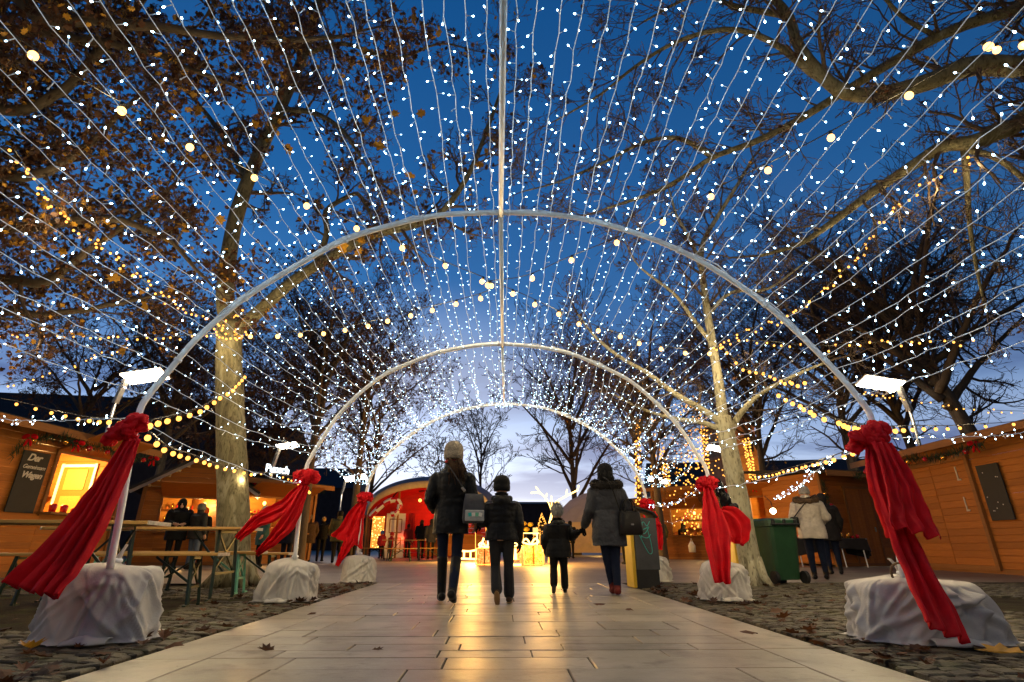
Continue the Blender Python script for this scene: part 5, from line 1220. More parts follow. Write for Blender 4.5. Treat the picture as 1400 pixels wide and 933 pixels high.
# pale dome tent
c = at(822, 757, 31); c.z = 0
dt = thing('dome_tent', 'pale geodesic dome tent behind the woman in the grey coat, warm lower half', 'tent', c, 0)
def geod(z0, z1, Rr, nm, matl, ns=14):
    m_ = MB(); rows = 4
    def P(i, j): t = z0+(z1-z0)*i/rows; a = 2*pi*(j+.5*(i % 2))/ns; return V((Rr*cos(t)*cos(a), Rr*cos(t)*sin(a), .2+Rr*1.05*sin(t)))
    for i in range(rows):
        for j in range(ns):
            a, b = P(i, j), P(i, j+1); k = j if i % 2 == 0 else j+1; c_, d_ = P(i+1, j+(0 if i % 2 == 0 else 0)), P(i+1, j+1)
            n = len(m_.v)
            if i % 2 == 0: m_.v += [tuple(a), tuple(b), tuple(P(i+1, j))]; m_.face((n, n+1, n+2)); n += 3; m_.v += [tuple(b), tuple(P(i+1, j+1)), tuple(P(i+1, j))]; m_.face((n, n+1, n+2))
            else: m_.v += [tuple(a), tuple(b), tuple(P(i+1, j+1))]; m_.face((n, n+1, n+2)); n += 3; m_.v += [tuple(a), tuple(P(i+1, j+1)), tuple(P(i+1, j))]; m_.face((n, n+1, n+2))
    return m_.build(nm, matl, dt)
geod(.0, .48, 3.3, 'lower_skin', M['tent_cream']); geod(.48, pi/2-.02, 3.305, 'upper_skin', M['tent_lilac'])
lamp(on(dt, (0, 0, 1.3)), 160, (1, .6, .2), .3, 'tent lamp'); lamp(on(dt, (2.2, -3.3, 1.6)), 60, (1, .6, .25), .2, 'tent lamp')

# ------------------------------------------------------------------ light sculptures and gift boxes
def rope(root, pts, matl='rope_warm', r=.02, n=24, name='light_rope', sp=True):
    m_ = MB(); m_.tube(spline(pts, n) if sp and len(pts) > 2 else pts, r, 6); return m_.build(name, M[matl], root, True)
def gift(u, v, s, sz, label, rz=0, wrapm='glitter', glow=True):
    p = at(u, v, s); g = thing('gift_box', label, 'gift box', (p.x, p.y, 0), rz, 'glittering gift boxes with light ropes'); m_ = MB(); m_.box((0, 0, sz*.5), (sz, sz, sz), 0, None, .015); m_.build('box', M[wrapm], g)
    for d_ in (0, 1):
        m_ = MB(); m_.box((0, 0, sz*.5), (sz*.1 if d_ else sz+.012, sz+.012 if d_ else sz*.1, sz+.012)); m_.build('ribbon', M['red_cloth' if wrapm != 'glitter' else 'bauble_gold'], g)
    if glow:
        for sx in (-1, 1):
            k = sz*.35; rope(g, [(0, 0, sz+.02), (sx*k*.7, 0, sz+k), (sx*k*1.3, 0, sz+k*.5), (0, 0, sz+.02)], 'rope_warm', .028, 18, 'light_bow')
        e = sz/2+.02; rope(g, [(-e, -e, .03), (e, -e, .03), (e, -e, sz), (-e, -e, sz), (-e, -e, .03)], 'rope_gold', .016, 4, 'light_rope', False)
    return g
gift(726, 776, 16.5, .58, 'orange glitter gift box between the boy and the small child', .25)
gift(737, 772, 17.6, .36, 'smaller gift box half behind the small child', -.2, 'white_paint')
gift(664, 776, 16.5, .5, 'orange gift box left of the boy with glowing light ropes', -.15)
gift(700, 760, 22, .5, 'gift box glimpsed beyond the boy arm', .1)
dr = thing('light_reindeer', 'glowing reindeer light sculpture with spreading antlers behind the small child', 'light sculpture', (0, 0, 0)); p = at(752, 772, 19); dr.location = (p.x, p.y, 0)
def ap(u, v): q = at(u, v, 19); return V((q.x-p.x, 0, q.z))
for a_ in ([(757, 700), (752, 684), (742, 672), (728, 671)], [(742, 672), (735, 662)], [(757, 700), (762, 686), (778, 676), (795, 667)], [(778, 676), (780, 666)], [(795, 667), (797, 660)], [(757, 698), (757, 676)], [(748, 682), (751, 672)], [(766, 682), (768, 690)]):
    for k in range(2): rope(dr, [ap(*q)+V((0, .05*k, .02*k)) for q in a_], 'rope_warm', .022, 16, 'antler')
rope(dr, [ap(757, 700), ap(754, 712), ap(750, 722)], 'rope_warm', .045, 12, 'neck')
m_ = MB()
rr = random.Random(2)
bw = MB()
for k in range(5):
    rope(dr, [V((-.1+.05*k, -.12+.06*k, ap(750, 722).z)), V((.2, -.1+.05*k, 1.0+.04*k)), V((.55, -.1+.05*k, .95-.05*k)), V((.75, 0, .7))], 'rope_gold', .018, 12, 'body_rope')
for x, yy in ((-.05, -.15), (-.05, .15), (.6, -.15), (.6, .15)): rope(dr, [(x, yy, .9), (x+.04, yy, .45), (x, yy, .0)], 'rope_gold', .02, 10, 'leg')
sl = thing('light_sleigh', 'bright glowing sleigh sculpture between the tall woman and the boy', 'light sculpture', (0, 0, 0)); p2 = at(643, 770, 20); sl.location = (p2.x, p2.y, 0)
for yy in (-.25, .25):
    rope(sl, [(-.6, yy, .12), (.3, yy, .1), (.62, yy, .2), (.7, yy, .42), (.55, yy, .5)], 'rope_warm', .03, 24, 'runner'); rope(sl, [(-.55, yy, .35), (-.6, yy, .8), (-.75, yy, 1.15)], 'rope_warm', .035, 14, 'back_rail'); rope(sl, [(-.55, yy, .4), (.0, yy, .38), (.35, yy, .5), (.5, yy, .85)], 'rope_warm', .035, 18, 'side_rail')
    for k in range(4): rope(sl, [(-.5+.25*k, yy, .1), (-.5+.25*k, yy, .4)], 'rope_warm', .02, 4, 'strut')
m_ = MB(); m_.box((-.1, 0, .38), (.9, .5, .05)); m_.build('seat', M['lamp_net'], sl); m_ = MB(); m_.box((-.66, 0, .8), (.06, .5, .7), 0, Matrix.Rotation(-.2, 3, 'Y')); m_.build('backrest', M['lamp_net'], sl)
lamp(on(sl, (.1, -.6, .9)), 1050, (1, .5, .1), .25, 'sleigh lamp'); lamp(on(dr, (-.55, -3.1, .85)), 420, (1, .5, .1), .3, 'added sheen lamp'); lamp(on(dr, (.2, -.8, 1.2)), 300, (1, .5, .1), .25, 'reindeer lamp')  # middle one: unseen lamp added before the gift boxes for golden sheen on paving
fm = thing('light_sculpture', 'glowing rectangular light frame left of the boy shoulder', 'light sculpture', (0, 0, 0)); p3 = at(652, 770, 21); fm.location = (p3.x, p3.y, 0)
def fp(u, v): q = at(u, v, 21); return V((q.x-p3.x, 0, q.z))
rope(fm, [fp(648, 697), fp(664, 697)], 'rope_warm', .03, 4, sp=False); rope(fm, [fp(651, 718), fp(649, 707), fp(659, 706)], 'rope_warm', .04, 8, sp=False); rope(fm, [fp(650, 770), fp(649, 700)], 'rope_gold', .015, 4, sp=False); rope(fm, [fp(664, 770), fp(664, 697)], 'rope_gold', .015, 4, sp=False)
f2 = thing('light_sculpture', 'glowing post and rail light frame between the boy and the small child', 'light sculpture', (0, 0, 0)); p4 = at(735, 766, 20); f2.location = (p4.x, p4.y, 0)
def fq(u, v): q = at(u, v, 20); return V((q.x-p4.x, 0, q.z))
rope(f2, [fq(735, 766), fq(735, 728)], 'rope_warm', .032, 4, sp=False); rope(f2, [fq(716, 729), fq(738, 729)], 'rope_warm', .02, 4, sp=False); rope(f2, [fq(716, 766), fq(716, 729)], 'rope_gold', .014, 4, sp=False); rope(f2, [fq(738, 766), fq(739, 729)], 'rope_gold', .014, 4, sp=False)
f3 = thing('light_strip', 'glowing light strip lying on the paving right of the boy', 'light sculpture', (0, 0, 0)); q = at(706, 775, 16); f3.location = (q.x, q.y, .03); rope(f3, [(-.15, 0, 0), (.15, 0, 0)], 'rope_warm', .04, 4, sp=False)
m_ = MB(); m_.tube([(0, 0, .03), (0, 0, .35)], [.07, .05], 10); o = m_.build('lantern', M['rope_warm'], None, True); q = at(704, 757, 16); o.location = (q.x, q.y, .15); tag(o, 'glowing lantern beside the boy hip', 'lantern')
# lit cone tree
c = at(742, 762, 24); c.z = 0; ct = thing('light_tree', 'small cone of yellow lamps left of the small child', 'light sculpture', c)
m_ = MB(); rr = random.Random(3)
for k in range(170):
    z = rr.random(); a = rr.uniform(0, 2*pi); q = V((cos(a)*.75*(1-z), sin(a)*.75*(1-z), .1+z*1.9)); m_.ellipsoid(q, .022, 0, 4, 5)
o = m_.build('lamp_cluster', M['rope_gold'], ct); tag(o, kind='stuff')
m_ = MB(); m_.tube([(0, 0, 0), (0, 0, 2)], [.04, .02], 6); m_.build('pole', M['socket'], ct)
# yellow bow decoration
p = at(720, 720, 23); bwd = thing('yellow_bow', 'round yellow and black bow decoration beyond the boy', 'decoration', p)
for dx_, dz_ in ((-.12, .12), (.17, .08), (.0, -.13)):
    m_ = MB(); m_.ellipsoid((dx_, 0, dz_), (.13, .08, .1), 0, 7, 10); m_.build('loop', M['bin_yellow'], bwd, True)
m_ = MB(); m_.tube([(0, .1, 0), (0, .1, -p.z)], .02, 6); m_.build('stake', M['socket'], bwd)

# warm lights wrapped round the back right trees
gw = 'warm light strings wound round the trees behind the right huts'
def wound(u, v0, v1, s, label, turns=14, rad=.16, n=70, lean=0):
    m_ = MB(); a0, b0 = at(u, v0, s), at(u+lean, v1, s); q = []
    for k in range(n+1):
        t = k/n; c_ = a0.lerp(b0, t); a = turns*2*pi*t; q.append(c_+V((cos(a)*rad, sin(a)*rad, 0)))
    m_.tube(q, .008, 3)
    for p_ in q: m_.ellipsoid(p_+rvec(rr, .03), .038*s/22, 1, 4, 5)
    o = m_.build('warm_light_string', [M['wire_dark'], M['rope_gold']]); tag(o, label, 'light string', gw)
for (u, v0, v1, s, ln, w_) in ((872, 690, 575, 30, 0, 'leftmost, thin and tall'), (896, 700, 565, 28, -5, 'second from the left'), (918, 690, 612, 27, -14, 'short leaning one'), (945, 735, 545, 24, 2, 'brightest and thickest'), (965, 640, 560, 24, -4, 'beside the slim pale trunk'), (1030, 655, 600, 26, -10, 'right of the slim pale trunk')):
    wound(u, v0, v1, s, 'golden lights wound round a tree, %s' % w_, lean=ln, rad=.28 if 'bright' in w_ else .14)
def scatter_lights(u0, v0, u1, v1, s, n, label, seed):
    r = random.Random(seed); m_ = MB(); prev = None; pts = []
    for k in range(n):
        q = at(r.uniform(u0, u1), r.uniform(v0, v1), s+r.uniform(-1.5, 1.5)); m_.ellipsoid(q, .03*s/22, 0, 4, 5)
    o = m_.build('twig_lights', M['rope_gold']); tag(o, label, 'lights', kind='stuff')
scatter_lights(900, 590, 1000, 700, 25, 170, 'golden lights scattered through the twigs beyond the slim pale tree', 5)
scatter_lights(920, 540, 960, 720, 24, 120, 'dense golden lights in the tree crown beyond the third right bow', 6)
for k in range(3):
    garland([at(905+k*12, 684+k*5, 26), at(935+k*8, 682+k*4, 26), at(985, 676+k*3, 25)], 16, SMALL, ['upper', 'middle', 'lower'][k]+' short row of warm bulbs on the brown huts beyond the third right bow', gs, sag=.1)

# ------------------------------------------------------------------ distant buildings
def house(u, v, s, w, d, h, rh, label, rz=0, lit=(), matl='far_wall', name='house'):
    p = at(u, v, s); root = thing(name, label, 'building', (p.x, p.y, 0), rz)
    m_ = MB(); m_.box((0, d/2, h/2), (w, d, h)); m_.build('wall', M[matl], root)
    m_ = MB(); n = 0; o_ = .3
    m_.v += [(-w/2-o_, -o_, h), (w/2+o_, -o_, h), (w/2+o_, d+o_, h), (-w/2-o_, d+o_, h), (-w/2, d/2, h+rh), (w/2, d/2, h+rh)]
    for f in ((0, 1, 5, 4), (2, 3, 4, 5), (1, 2, 5), (3, 0, 4), (3, 2, 1, 0)): m_.face(f)
    m_.build('roof', M['roof'], root)
    for (x, z) in lit:
        m_ = MB(); m_.box((x, -.02, z), (.9, .06, 1.2)); f = m_.build('window', M['trim'], root); m_ = MB(); m_.box((x, -.06, z), (.75, .02, 1.05)); m_.build('pane', M['far_pane'], f)
house(55, 742, 30, 17, 8, 6.2, 4.2, 'dark house with a pitched roof behind the left hut', R(8))
house(262, 742, 34, 9, 7, 5.0, 4.0, 'dark blue grey house seen between the left tree trunks', R(-6))
house(718, 742, 75, 9, 8, 6.2, .6, 'low dark flat roofed building on the horizon with a few lit windows', 0, ((-2, 4.3), (1.5, 2.4)))
house(905, 742, 80, 20, 10, 5, 2.5, 'dark building on the horizon right of the pale dome', 0, ((-6, 3), (3, 3.1)))
house(470, 742, 70, 26, 10, 4.5, 2, 'dark low building on the horizon left of the red stall', 0)
house(1130, 742, 48, 30, 10, 6, 3, 'dark building behind the right huts', R(-10))
house(330, 742, 60, 24, 10, 7, 3, 'dark building far behind the punch stall', R(6))
# ochre tower, floodlit
p = at(1034, 742, 42); tw = thing('brick_tower', 'floodlit ochre brick tower behind the slim pale tree', 'tower', (p.x, p.y, 0), R(12))
m_ = MB(); m_.box((0, 1.6, 5.2), (3.2, 3.2, 10.4)); m_.build('shaft', M['brick_lit'], tw)
for z in (4.2, 7.6, 10.3): m_ = MB(); m_.box((0, 1.6, z), (3.5, 3.5, .25)); m_.build('string_course', M['brick_lit'], tw)
for z in (5.6, 8.8):
    for x in (-.8, .8): m_ = MB(); m_.box((x, -.03, z), (.7, .12, 1.5)); m_.build('window', M['socket'], tw)
m_ = MB(); m_.box((-.9, .4, 11.1), (.7, .7, 1.4)); m_.box((.9, .4, 10.9), (.7, .7, 1.0)); m_.build('pinnacle', M['brick_lit'], tw)
lamp(on(tw, (-2.5, -4.5, 2.5)), 900, (1, .42, .06), .3, 'tower floodlight'); lamp(on(tw, (1.5, -3.5, 6)), 500, (1, .42, .06), .3, 'tower floodlight')
# ------------------------------------------------------------------ people
CL = {}
def cl(name, col, **k):
    if name not in CL: CL[name] = cloth(name, col, **k)
    return CL[name]
BLACKQ = cl('black quilted nylon', (.006, .006, .007), rough=.5, bump=.3, bs=18); GREYQ = cl('grey quilted nylon', (.04, .042, .05), rough=.6, bump=.35, bs=16)
JEANS = cl('dark denim', (.009, .014, .034), rough=.9); NAVY = cl('navy wool', (.012, .016, .032)); BLACK = cl('black wool', (.007, .007, .0075)); LEATHER = cl('black leather', (.012, .011, .011), rough=.38, bump=.2, bs=30)
OXBLOOD = cl('dark red suede', (.11, .016, .014), rough=.8); BEIGE = cl('beige knit', (.3, .25, .19), bump=.9, bs=55, band=None); GREYK = cl('grey bouclé knit', (.3, .29, .28), bump=1.0, bs=60); CREAM = cl('pale parka', (.52, .45, .38), rough=.7)
OLIVE = cl('olive parka', (.09, .085, .035)); TEALC = cl('teal coat', (.03, .09, .085)); BROWN = cl('brown fur', (.1, .06, .035), bump=1, bs=60); ORANGEK = cl('orange knit', (.6, .1, .015), bump=.8, bs=60); WHITEK = cl('white knit', (.62, .56, .48), bump=.8, bs=60)
BLOND = cl('blond hair', (.4, .24, .09)); DARKH = cl('black hair', (.009, .008, .007), rough=.5); MUSTARD = cl('mustard jacket', (.5, .23, .02)); REDC = cl('red jacket', (.4, .02, .025)); GREYC = cl('light grey coat', (.3, .26, .22)); FUR = cl('dark fur', (.02, .017, .015), rough=.9, bump=1, bs=50)
TEX = bpy.data.textures.new('wrinkles', 'CLOUDS'); TEX.noise_scale = .09; TEX.noise_depth = 2; TEX.noise_basis = 'VORONOI_F2_F1'
TEX2 = bpy.data.textures.new('soft folds', 'CLOUDS'); TEX2.noise_scale = .2; TEX2.noise_depth = 1
def wrinkle(o, a):
    for tx, q in ((TEX2, 2.2), (TEX, 1.0)):
        m = o.modifiers.new('w', 'DISPLACE'); m.texture = tx; m.strength = a*q; m.mid_level = .5; m.texture_coords = 'LOCAL'
    return o
def foot(mb, heel, d, r=.045, L=.2, drop=0):
    d = V(d).normalized(); h = V(heel); mb.capsule(h+V((0, 0, r*.95)), h+d*L*.55+V((0, 0, r*.95)), r, r*1.0); mb.capsule(h+d*L*.5+V((0, 0, r*.8)), h+d*L+V((0, 0, r*.7)), r*1.02, r*.72)
def hand(mb, w, d, pn, k=1.0, curl=.5, side=1, r=1.0):
    d = V(d).normalized(); pn = V(pn); pn = (pn-d*pn.dot(d)).normalized(); s = d.cross(pn)*side
    pc = w+d*.045*k
    rot = Matrix((s, d, pn)).transposed(); mb.ellipsoid(pc, (.042*k*r, .055*k, .018*k*r), 0, 8, 12, rot); mb.capsule(w-d*.02*k, pc, .026*k, .03*k)
    for i, (o, L) in enumerate(((-.03, .062), (-.01, .075), (.01, .07), (.03, .055))):
        a = w+d*.085*k+s*(o*k); d1 = (d*cos(curl*.5)+pn*sin(curl*.5)+s*o*2); b = a+d1.normalized()*L*.5*k; d2 = d*cos(curl*1.4)+pn*sin(curl*1.4); c = b+d2.normalized()*L*.55*k
        mb.capsule(a-d*.02*k, b, .0105*k*r, .0098*k*r, 0, 8); mb.capsule(b, c, .0098*k*r, .008*k*r, 0, 8)
    a = w+d*.025*k-s*.034*k; b = a+(d*.6-s*.6+pn*.35).normalized()*.04*k; c = b+(d*.9-s*.05+pn*.4).normalized()*.035*k
    mb.capsule(w+d*.02*k, b, .014*k*r, .0115*k*r, 0, 8); mb.capsule(b, c, .0115*k*r, .009*k*r, 0, 8)
def fuzz(mb, pts, thick, n, r, L=.03):
    Q = resample(pts, n)
    for p in Q:
        for _ in range(9):
            d = rvec(r).normalized(); a = p+d*thick; b = a+(d+rvec(r, .4))*L; x, _y = perp(d); w = x*.004; mb.quad(a-w, a+w, b+w*.2, b-w*.2)
def person(label, c, H, rz, coat, hem, trousers, shoes, arms=None, legs=None, hat=None, hair=None, hood=None, boots=.0, vox=.012, gloves=None, wide=1.0, quilt=0.0, head_turn=0.0, lean=0.0, flare=1.0, group='visitors at the market', lower=None, bag=None, shoe_sole=None, head_k=1.0, z0=0):
    root = thing('person', label, 'person', (c.x, c.y, z0), rz, group); k = H/1.75; S = lambda x, y, z: V((x*k, y*k, z*k))
    arms = arms or [[(-.2, 0, 1.4), (-.27, -.02, 1.14), (-.25, .08, .9)], [(.2, 0, 1.4), (.27, -.02, 1.14), (.25, .08, .9)]]
    legs = legs or [[(-.095, 0, .92), (-.1, .02, .5), (-.1, -.01, .08), (-.15, 1, 0)], [(.095, 0, .92), (.1, .03, .5), (.1, .0, .08), (.15, 1, 0)]]
    lx = lean; hz = 1.615; hc = S(0, .02+lx, hz)
    if head_k != 1: hc = S(0, .02+lx, 1.47+.145*head_k)
    hr = .1*k*head_k
    # body
    b = MB(); b.ellipsoid(hc, (hr*.78, hr*.95, hr*1.18), 0, 12, 16); tq = Matrix.Rotation(head_turn, 3, 'Z')
    def hd(x, y, z): return hc+tq @ (V((x, y, z))*hr)
    b.capsule(hd(0, .45, -.75), hd(0, .8, -.82), hr*.5, hr*.34); b.capsule(hd(0, .92, .1), hd(0, 1.14, -.2), hr*.1, hr*.16, 0, 8); b.capsule(hd(-.2, .84, -.5), hd(.2, .84, -.5), hr*.13, hr*.13, 0, 8)
    for sx in (-1, 1): b.ellipsoid(hd(sx*.8, -.02, -.05), (hr*.1, hr*.2, hr*.3), 0, 6, 8)
    b.capsule(S(0, lx*.8, 1.4), hc-V((0, .01*k, hr*.6)), .06*k, .052*k)
    b.loft([(0, 0, .86*k, .15*k, .1*k), (0, 0, 1.0*k, .15*k, .1*k), (0, lx*.4*k, 1.2*k, .16*k, .1*k), (0, lx*.7*k, 1.38*k, .17*k, .09*k), (0, lx*.8*k, 1.46*k, .07*k, .06*k)], 16)
    hm = gloves is None
    for i, A in enumerate(arms):
        a = [S(*q) for q in A[:3]]; b.capsule(a[0], a[1], .05*k, .042*k); b.capsule(a[1], a[2], .042*k, .03*k); sd = 1 if i else -1
        d = (a[2]-a[1]).normalized() if len(A) < 4 else V(A[3]); hand(b, a[2], d, V((-sd, .3, 0)), k, .7, sd)
    for Lg in legs:
        a = [S(*q) for q in Lg[:3]]; b.capsule(a[0], a[1], .075*k, .05*k); b.capsule(a[1], a[2], .052*k, .036*k); b.capsule(a[2], a[2]+V(Lg[3]).normalized()*.1*k-V((0, 0, .03*k)), .036*k, .03*k)
    body = modr(b.build('body', M['skin'], root), vox if vox > .009 else .0075, 3)
    if abs(rz) > 1.2 or abs(head_turn) > .6:
        for sx in (-1, 1): e = MB(); e.ellipsoid(hd(sx*.36, .86, .08), hr*.13, 0, 6, 8); e.build('eye', DARKH, body, True)
    # trousers
    t = MB(); t.ellipsoid(S(0, 0, .93), (.165*k*wide, .12*k, .12*k), 0, 8, 14)
    for Lg in legs:
        a = [S(*q) for q in Lg[:3]]; t.capsule(a[0], a[1], .092*k*wide, .066*k*wide); t.capsule(a[1], a[2]+(a[1]-a[2])*(.12), .066*k*wide, (lower or .052)*k)
    wrinkle(modr(t.build('trousers', trousers, root), vox, 3), .005*k)
    for Lg in legs:
        a = [S(*q) for q in Lg[:3]]; f = MB(); fd = V(Lg[3]).normalized(); h0 = a[2]-V((0, 0, .07*k))-fd*.05*k
        foot(f, h0, fd, .046*k, .2*k)
        f.capsule(a[2]-V((0, 0, .02*k)), a[2]+(a[1]-a[2]).normalized()*(max(boots, .1))*k, .05*k, (.062 if boots > .2 else .052)*k)
        so = modr(f.build('boot' if boots else 'shoe', shoes, root), vox if vox > .009 else .009, 2)
        if shoe_sole:
            s_ = MB(); nrm = fd.cross(V((1, 0, 0))).normalized()
            if nrm.z < 0: nrm = -nrm
            m0 = h0+fd*.08*k+V((0, 0, .045*k))-nrm*.045*k
            s_.ellipsoid(m0, (.045*k, .13*k, .016*k), 0, 8, 14, Matrix((V((1, 0, 0)), fd, nrm)).transposed()); s_.build('sole', shoe_sole, so, True)
    # coat
    j = MB(); zs = [hem+(1.4-hem)*i/30 for i in range(31)]; rings = []
    for z in zs:
        q = 1+quilt*abs(sin(z*pi/.085))
        u = (z-hem)/(1.4-hem); wst = 1-.10*math.exp(-((z-1.08)/.12)**2)
        base = (.205+.02*flare*(1-u)) if z < 1.1 else .205+.015*(z-1.1)/.3
        rings.append((0, lx*k*max(0, (z-.8)/.6)*.8, z*k, base*wst*q*k*wide, base*.74*wst*q*k*wide, 2.3))
    rings += [(0, lx*k*.8, 1.43*k, .175*k*wide, .12*k, 2.2), (0, lx*k*.85, 1.465*k, .125*k, .1*k), (0, lx*k*.9, 1.5*k, .1*k, .095*k), (0, lx*k*.9, 1.55*k, .102*k*max(1, head_k*.95), .1*k*max(1, head_k*.95)), (0, lx*k*.9, 1.57*k, .085*k, .085*k)]
    j.loft(rings, 24)
    for A in arms:
        a = [S(*q) for q in A[:3]]
        n = 12
        for (p, q, r0, r1) in ((a[0], a[1], .088, .074), (a[1], a[2]-(a[2]-a[1]).normalized()*.01*k, .074, .056)):
            j.tube([p.lerp(q, i/n) for i in range(n+1)], [(r0+(r1-r0)*i/n)*k*wide*(1+quilt*1.3*abs(sin(i/n*pi*3))) for i in range(n+1)], 12)
        j.ellipsoid(a[0]-V((0, 0, .01*k)), .086*k*wide, 0, 8, 12); j.ellipsoid(a[1], .075*k*wide, 0, 8, 12)
    wrinkle(modr(j.build('coat', coat, root), vox*.95, 2 if quilt else 4), .016*k)
    if gloves:
        for i, A in enumerate(arms):
            a = [S(*q) for q in A[:3]]; g = MB(); sd = 1 if i else -1; d = (a[2]-a[1]).normalized() if len(A) < 4 else V(A[3]); hand(g, a[2], d, V((-sd, .3, 0)), k*1.06, .7, sd, 1.35); g.capsule(a[2]-d*.05*k, a[2]+d*.01, .04*k, .036*k)
            modr(g.build('glove', gloves, root), .0055 if vox < .01 else .008, 1)
    if hair: 
        h = MB(); kind, hm_ = hair; h.ellipsoid(hd(0, -.18, .15), (hr*.92, hr*1.0, hr*1.15), 0, 12, 16)
        if kind == 'long': h.ellipsoid(hd(0, -.55, -.7), (hr*.85, hr*.5, hr*1.2), 0, 10, 14); h.ellipsoid(hd(0, -.5, -1.3), (hr*.7, hr*.4, hr*.8), 0, 10, 12)
        modr(h.build('hair', hm_, body), .009, 2)
    if hat:
        kind, m_ = hat; h = MB()
        if kind == 'beanie':
            rg = [(0, 0, -.28), (1.0, 0, -.28)]
            prof = [(.9, -.55), (1.06, -.5), (1.1, -.2), (1.1, .12), (1.06, .15), (1.1, .35), (1.06, .7), (.9, 1.05), (.6, 1.3), (.2, 1.42)]
            h.loft([(hc.x, hc.y-.04*hr, hc.z+z*hr, hr*.92*q, hr*1.08*q) for q, z in prof], 44)
            for i, vv in enumerate(h.v): w_ = 1+.022*cos((i % 44)*pi); h.v[i] = (hc.x+(vv[0]-hc.x)*w_, hc.y+(vv[1]-hc.y)*w_, vv[2])
            ho = h.build('hat', m_, body, True)
        elif kind == 'pompom':
            prof = [(1.0, -.3), (1.08, -.1), (1.06, .2), (1.0, .7), (.75, 1.15), (.3, 1.35)]; h.loft([(hc.x, hc.y-.04*hr, hc.z+z*hr, hr*.95*q, hr*1.08*q) for q, z in prof], 30); ho = h.build('hat', m_, body, True); p_ = MB(); p_.ellipsoid(hc+V((0, 0, hr*1.55)), hr*.36, 0, 8, 10); p_.build('pompom', m_, ho, True)
        elif kind == 'fuzzy':
            h.ellipsoid(hc+V((0, -.03*hr, hr*.28)), (hr*1.02, hr*1.16, hr*1.12), 0, 14, 20); r_ = random.Random(5); base = [V(q) for q in h.v]
            for q in base:
                for _ in range(5):
                    d = (q-hc).normalized()+rvec(r_, .7); a = q+rvec(r_, .008); e = a+d*.016; x, _y = perp(d); h.quad(a-x*.0025, a+x*.0025, e+x*.001, e-x*.001)
            h.build('hat', m_, body, False)
        elif kind == 'hood':
            h.ellipsoid(hc+V((0, -.12*hr, hr*.1)), (hr*1.12, hr*1.15, hr*1.32), 0, 12, 16); h.capsule(S(-.1, lx, 1.45), S(.1, lx, 1.45), .07*k, .07*k); modr(h.build('hat', m_, body), .012, 4)
    if hood:
        kind, m_ = hood; h = MB(); y0 = lx
        if kind == 'fur':
            P = [S(.185*sin(a), y0-.045+.12*cos(a), 1.475+.03*cos(a)) for a in [2*pi*i/20 for i in range(3, 18)]]
            h.tube(P, [.06*k*(1+.2*sin(i*2.3)) for i in range(len(P))], 10); r_ = random.Random(9); fuzz(h, P, .05*k, 90, r_, .042); h.build('fur_collar', m_[0], root)
            g = MB(); g.ellipsoid(S(0, -.125+y0, 1.38), (.15*k, .06*k, .12*k), 0, 10, 14); g.ellipsoid(S(0, -.1+y0, 1.44), (.14*k, .07*k, .07*k), 0, 8, 12); modr(g.build('hood', m_[1], root), .011, 3)
        else:
            g = MB(); g.ellipsoid(S(0, -.115+y0, 1.42), (.15*k, .075*k, .105*k), 0, 10, 14); g.capsule(S(-.12, -.02, 1.47), S(.12, -.02, 1.47), .055*k, .055*k); g.capsule(S(-.12, -.02, 1.47), S(0, -.15, 1.44), .05*k, .06*k); g.capsule(S(.12, -.02, 1.47), S(0, -.15, 1.44), .05*k, .06*k)
            modr(g.build('hood', m_, root), .011, 3)
    return root
def pl(root, p): return Matrix.Translation(root.location) @ Matrix.Rotation(root.rotation_euler.z, 4, 'Z') @ V(p)
gw_ = 'family walking along the path'
W1 = gnd(612, 825); T1 = aty(653, 716, 6.42); T2 = aty(795, 727, 7.6)
def WP(c, H, p): q = (p-V((c.x, c.y, 0)))*(1.75/H); return (q.x, q.y, q.z)
W1 = gnd(612, 825); K1 = gnd(685, 826); K2 = gnd(765, 811); W2 = gnd(838, 814)
w1 = person('tall woman from behind in black quilted coat, beige knit hat and black boots', W1, 1.74, 0, BLACKQ, .72, JEANS, LEATHER,
    arms=[[(-.19, 0, 1.36), (-.265, -.03, 1.1), (-.2, .14, .98)], [(.19, 0, 1.36), (.255, -.03, 1.12), WP(W1, 1.74, T1+V((-.03, 0, .045)))]],
    legs=[[(-.09, 0, .92), (-.09, .1, .51), (-.085, .12, .085), (-.25, 1, 0)], [(.09, 0, .92), (.08, .02, .5), (.06, -.2, .12), (.1, 1, -.35)]],
    hat=('beanie', BEIGE), boots=.38, vox=.0085, quilt=.02, wide=.93, flare=1.25, group=gw_, lower=.05, hood=None, head_k=1.16)
sc_ = MB(); sc_.tube([V((.085*cos(a), .0+.085*sin(a), 1.535)) for a in [2*pi*i/20 for i in range(21)]], .022, 8); sc_.build('scarf', REDC, w1, True)
k1 = person('boy from behind in black hooded jacket and snow trousers, one tan sole lifted', K1, 1.31, 0, BLACKQ, .86, cl('dark snow trousers', (.02, .02, .022), rough=.55), cl('brown winter boot', (.06, .035, .02)),
    arms=[[(-.2, 0, 1.36), (-.3, -.02, 1.12), WP(K1, 1.31, T1+V((.045, 0, .0))), (-.6, .1, -.5)], [(.2, 0, 1.36), (.27, -.02, 1.1), (.28, .05, .84)]],
    legs=[[(-.1, 0, .9), (-.09, .05, .5), (-.06, -.12, .16), (.05, .55, -.8)], [(.1, 0, .9), (.11, .06, .5), (.12, .08, .085), (.15, 1, 0)]],
    hat=('beanie', BLACK), hood=('plain', BLACKQ), gloves=BLACK, vox=.0075, quilt=.022, wide=1.16, lower=.085, boots=.0, group=gw_, shoe_sole=M['sole'], head_k=1.28)
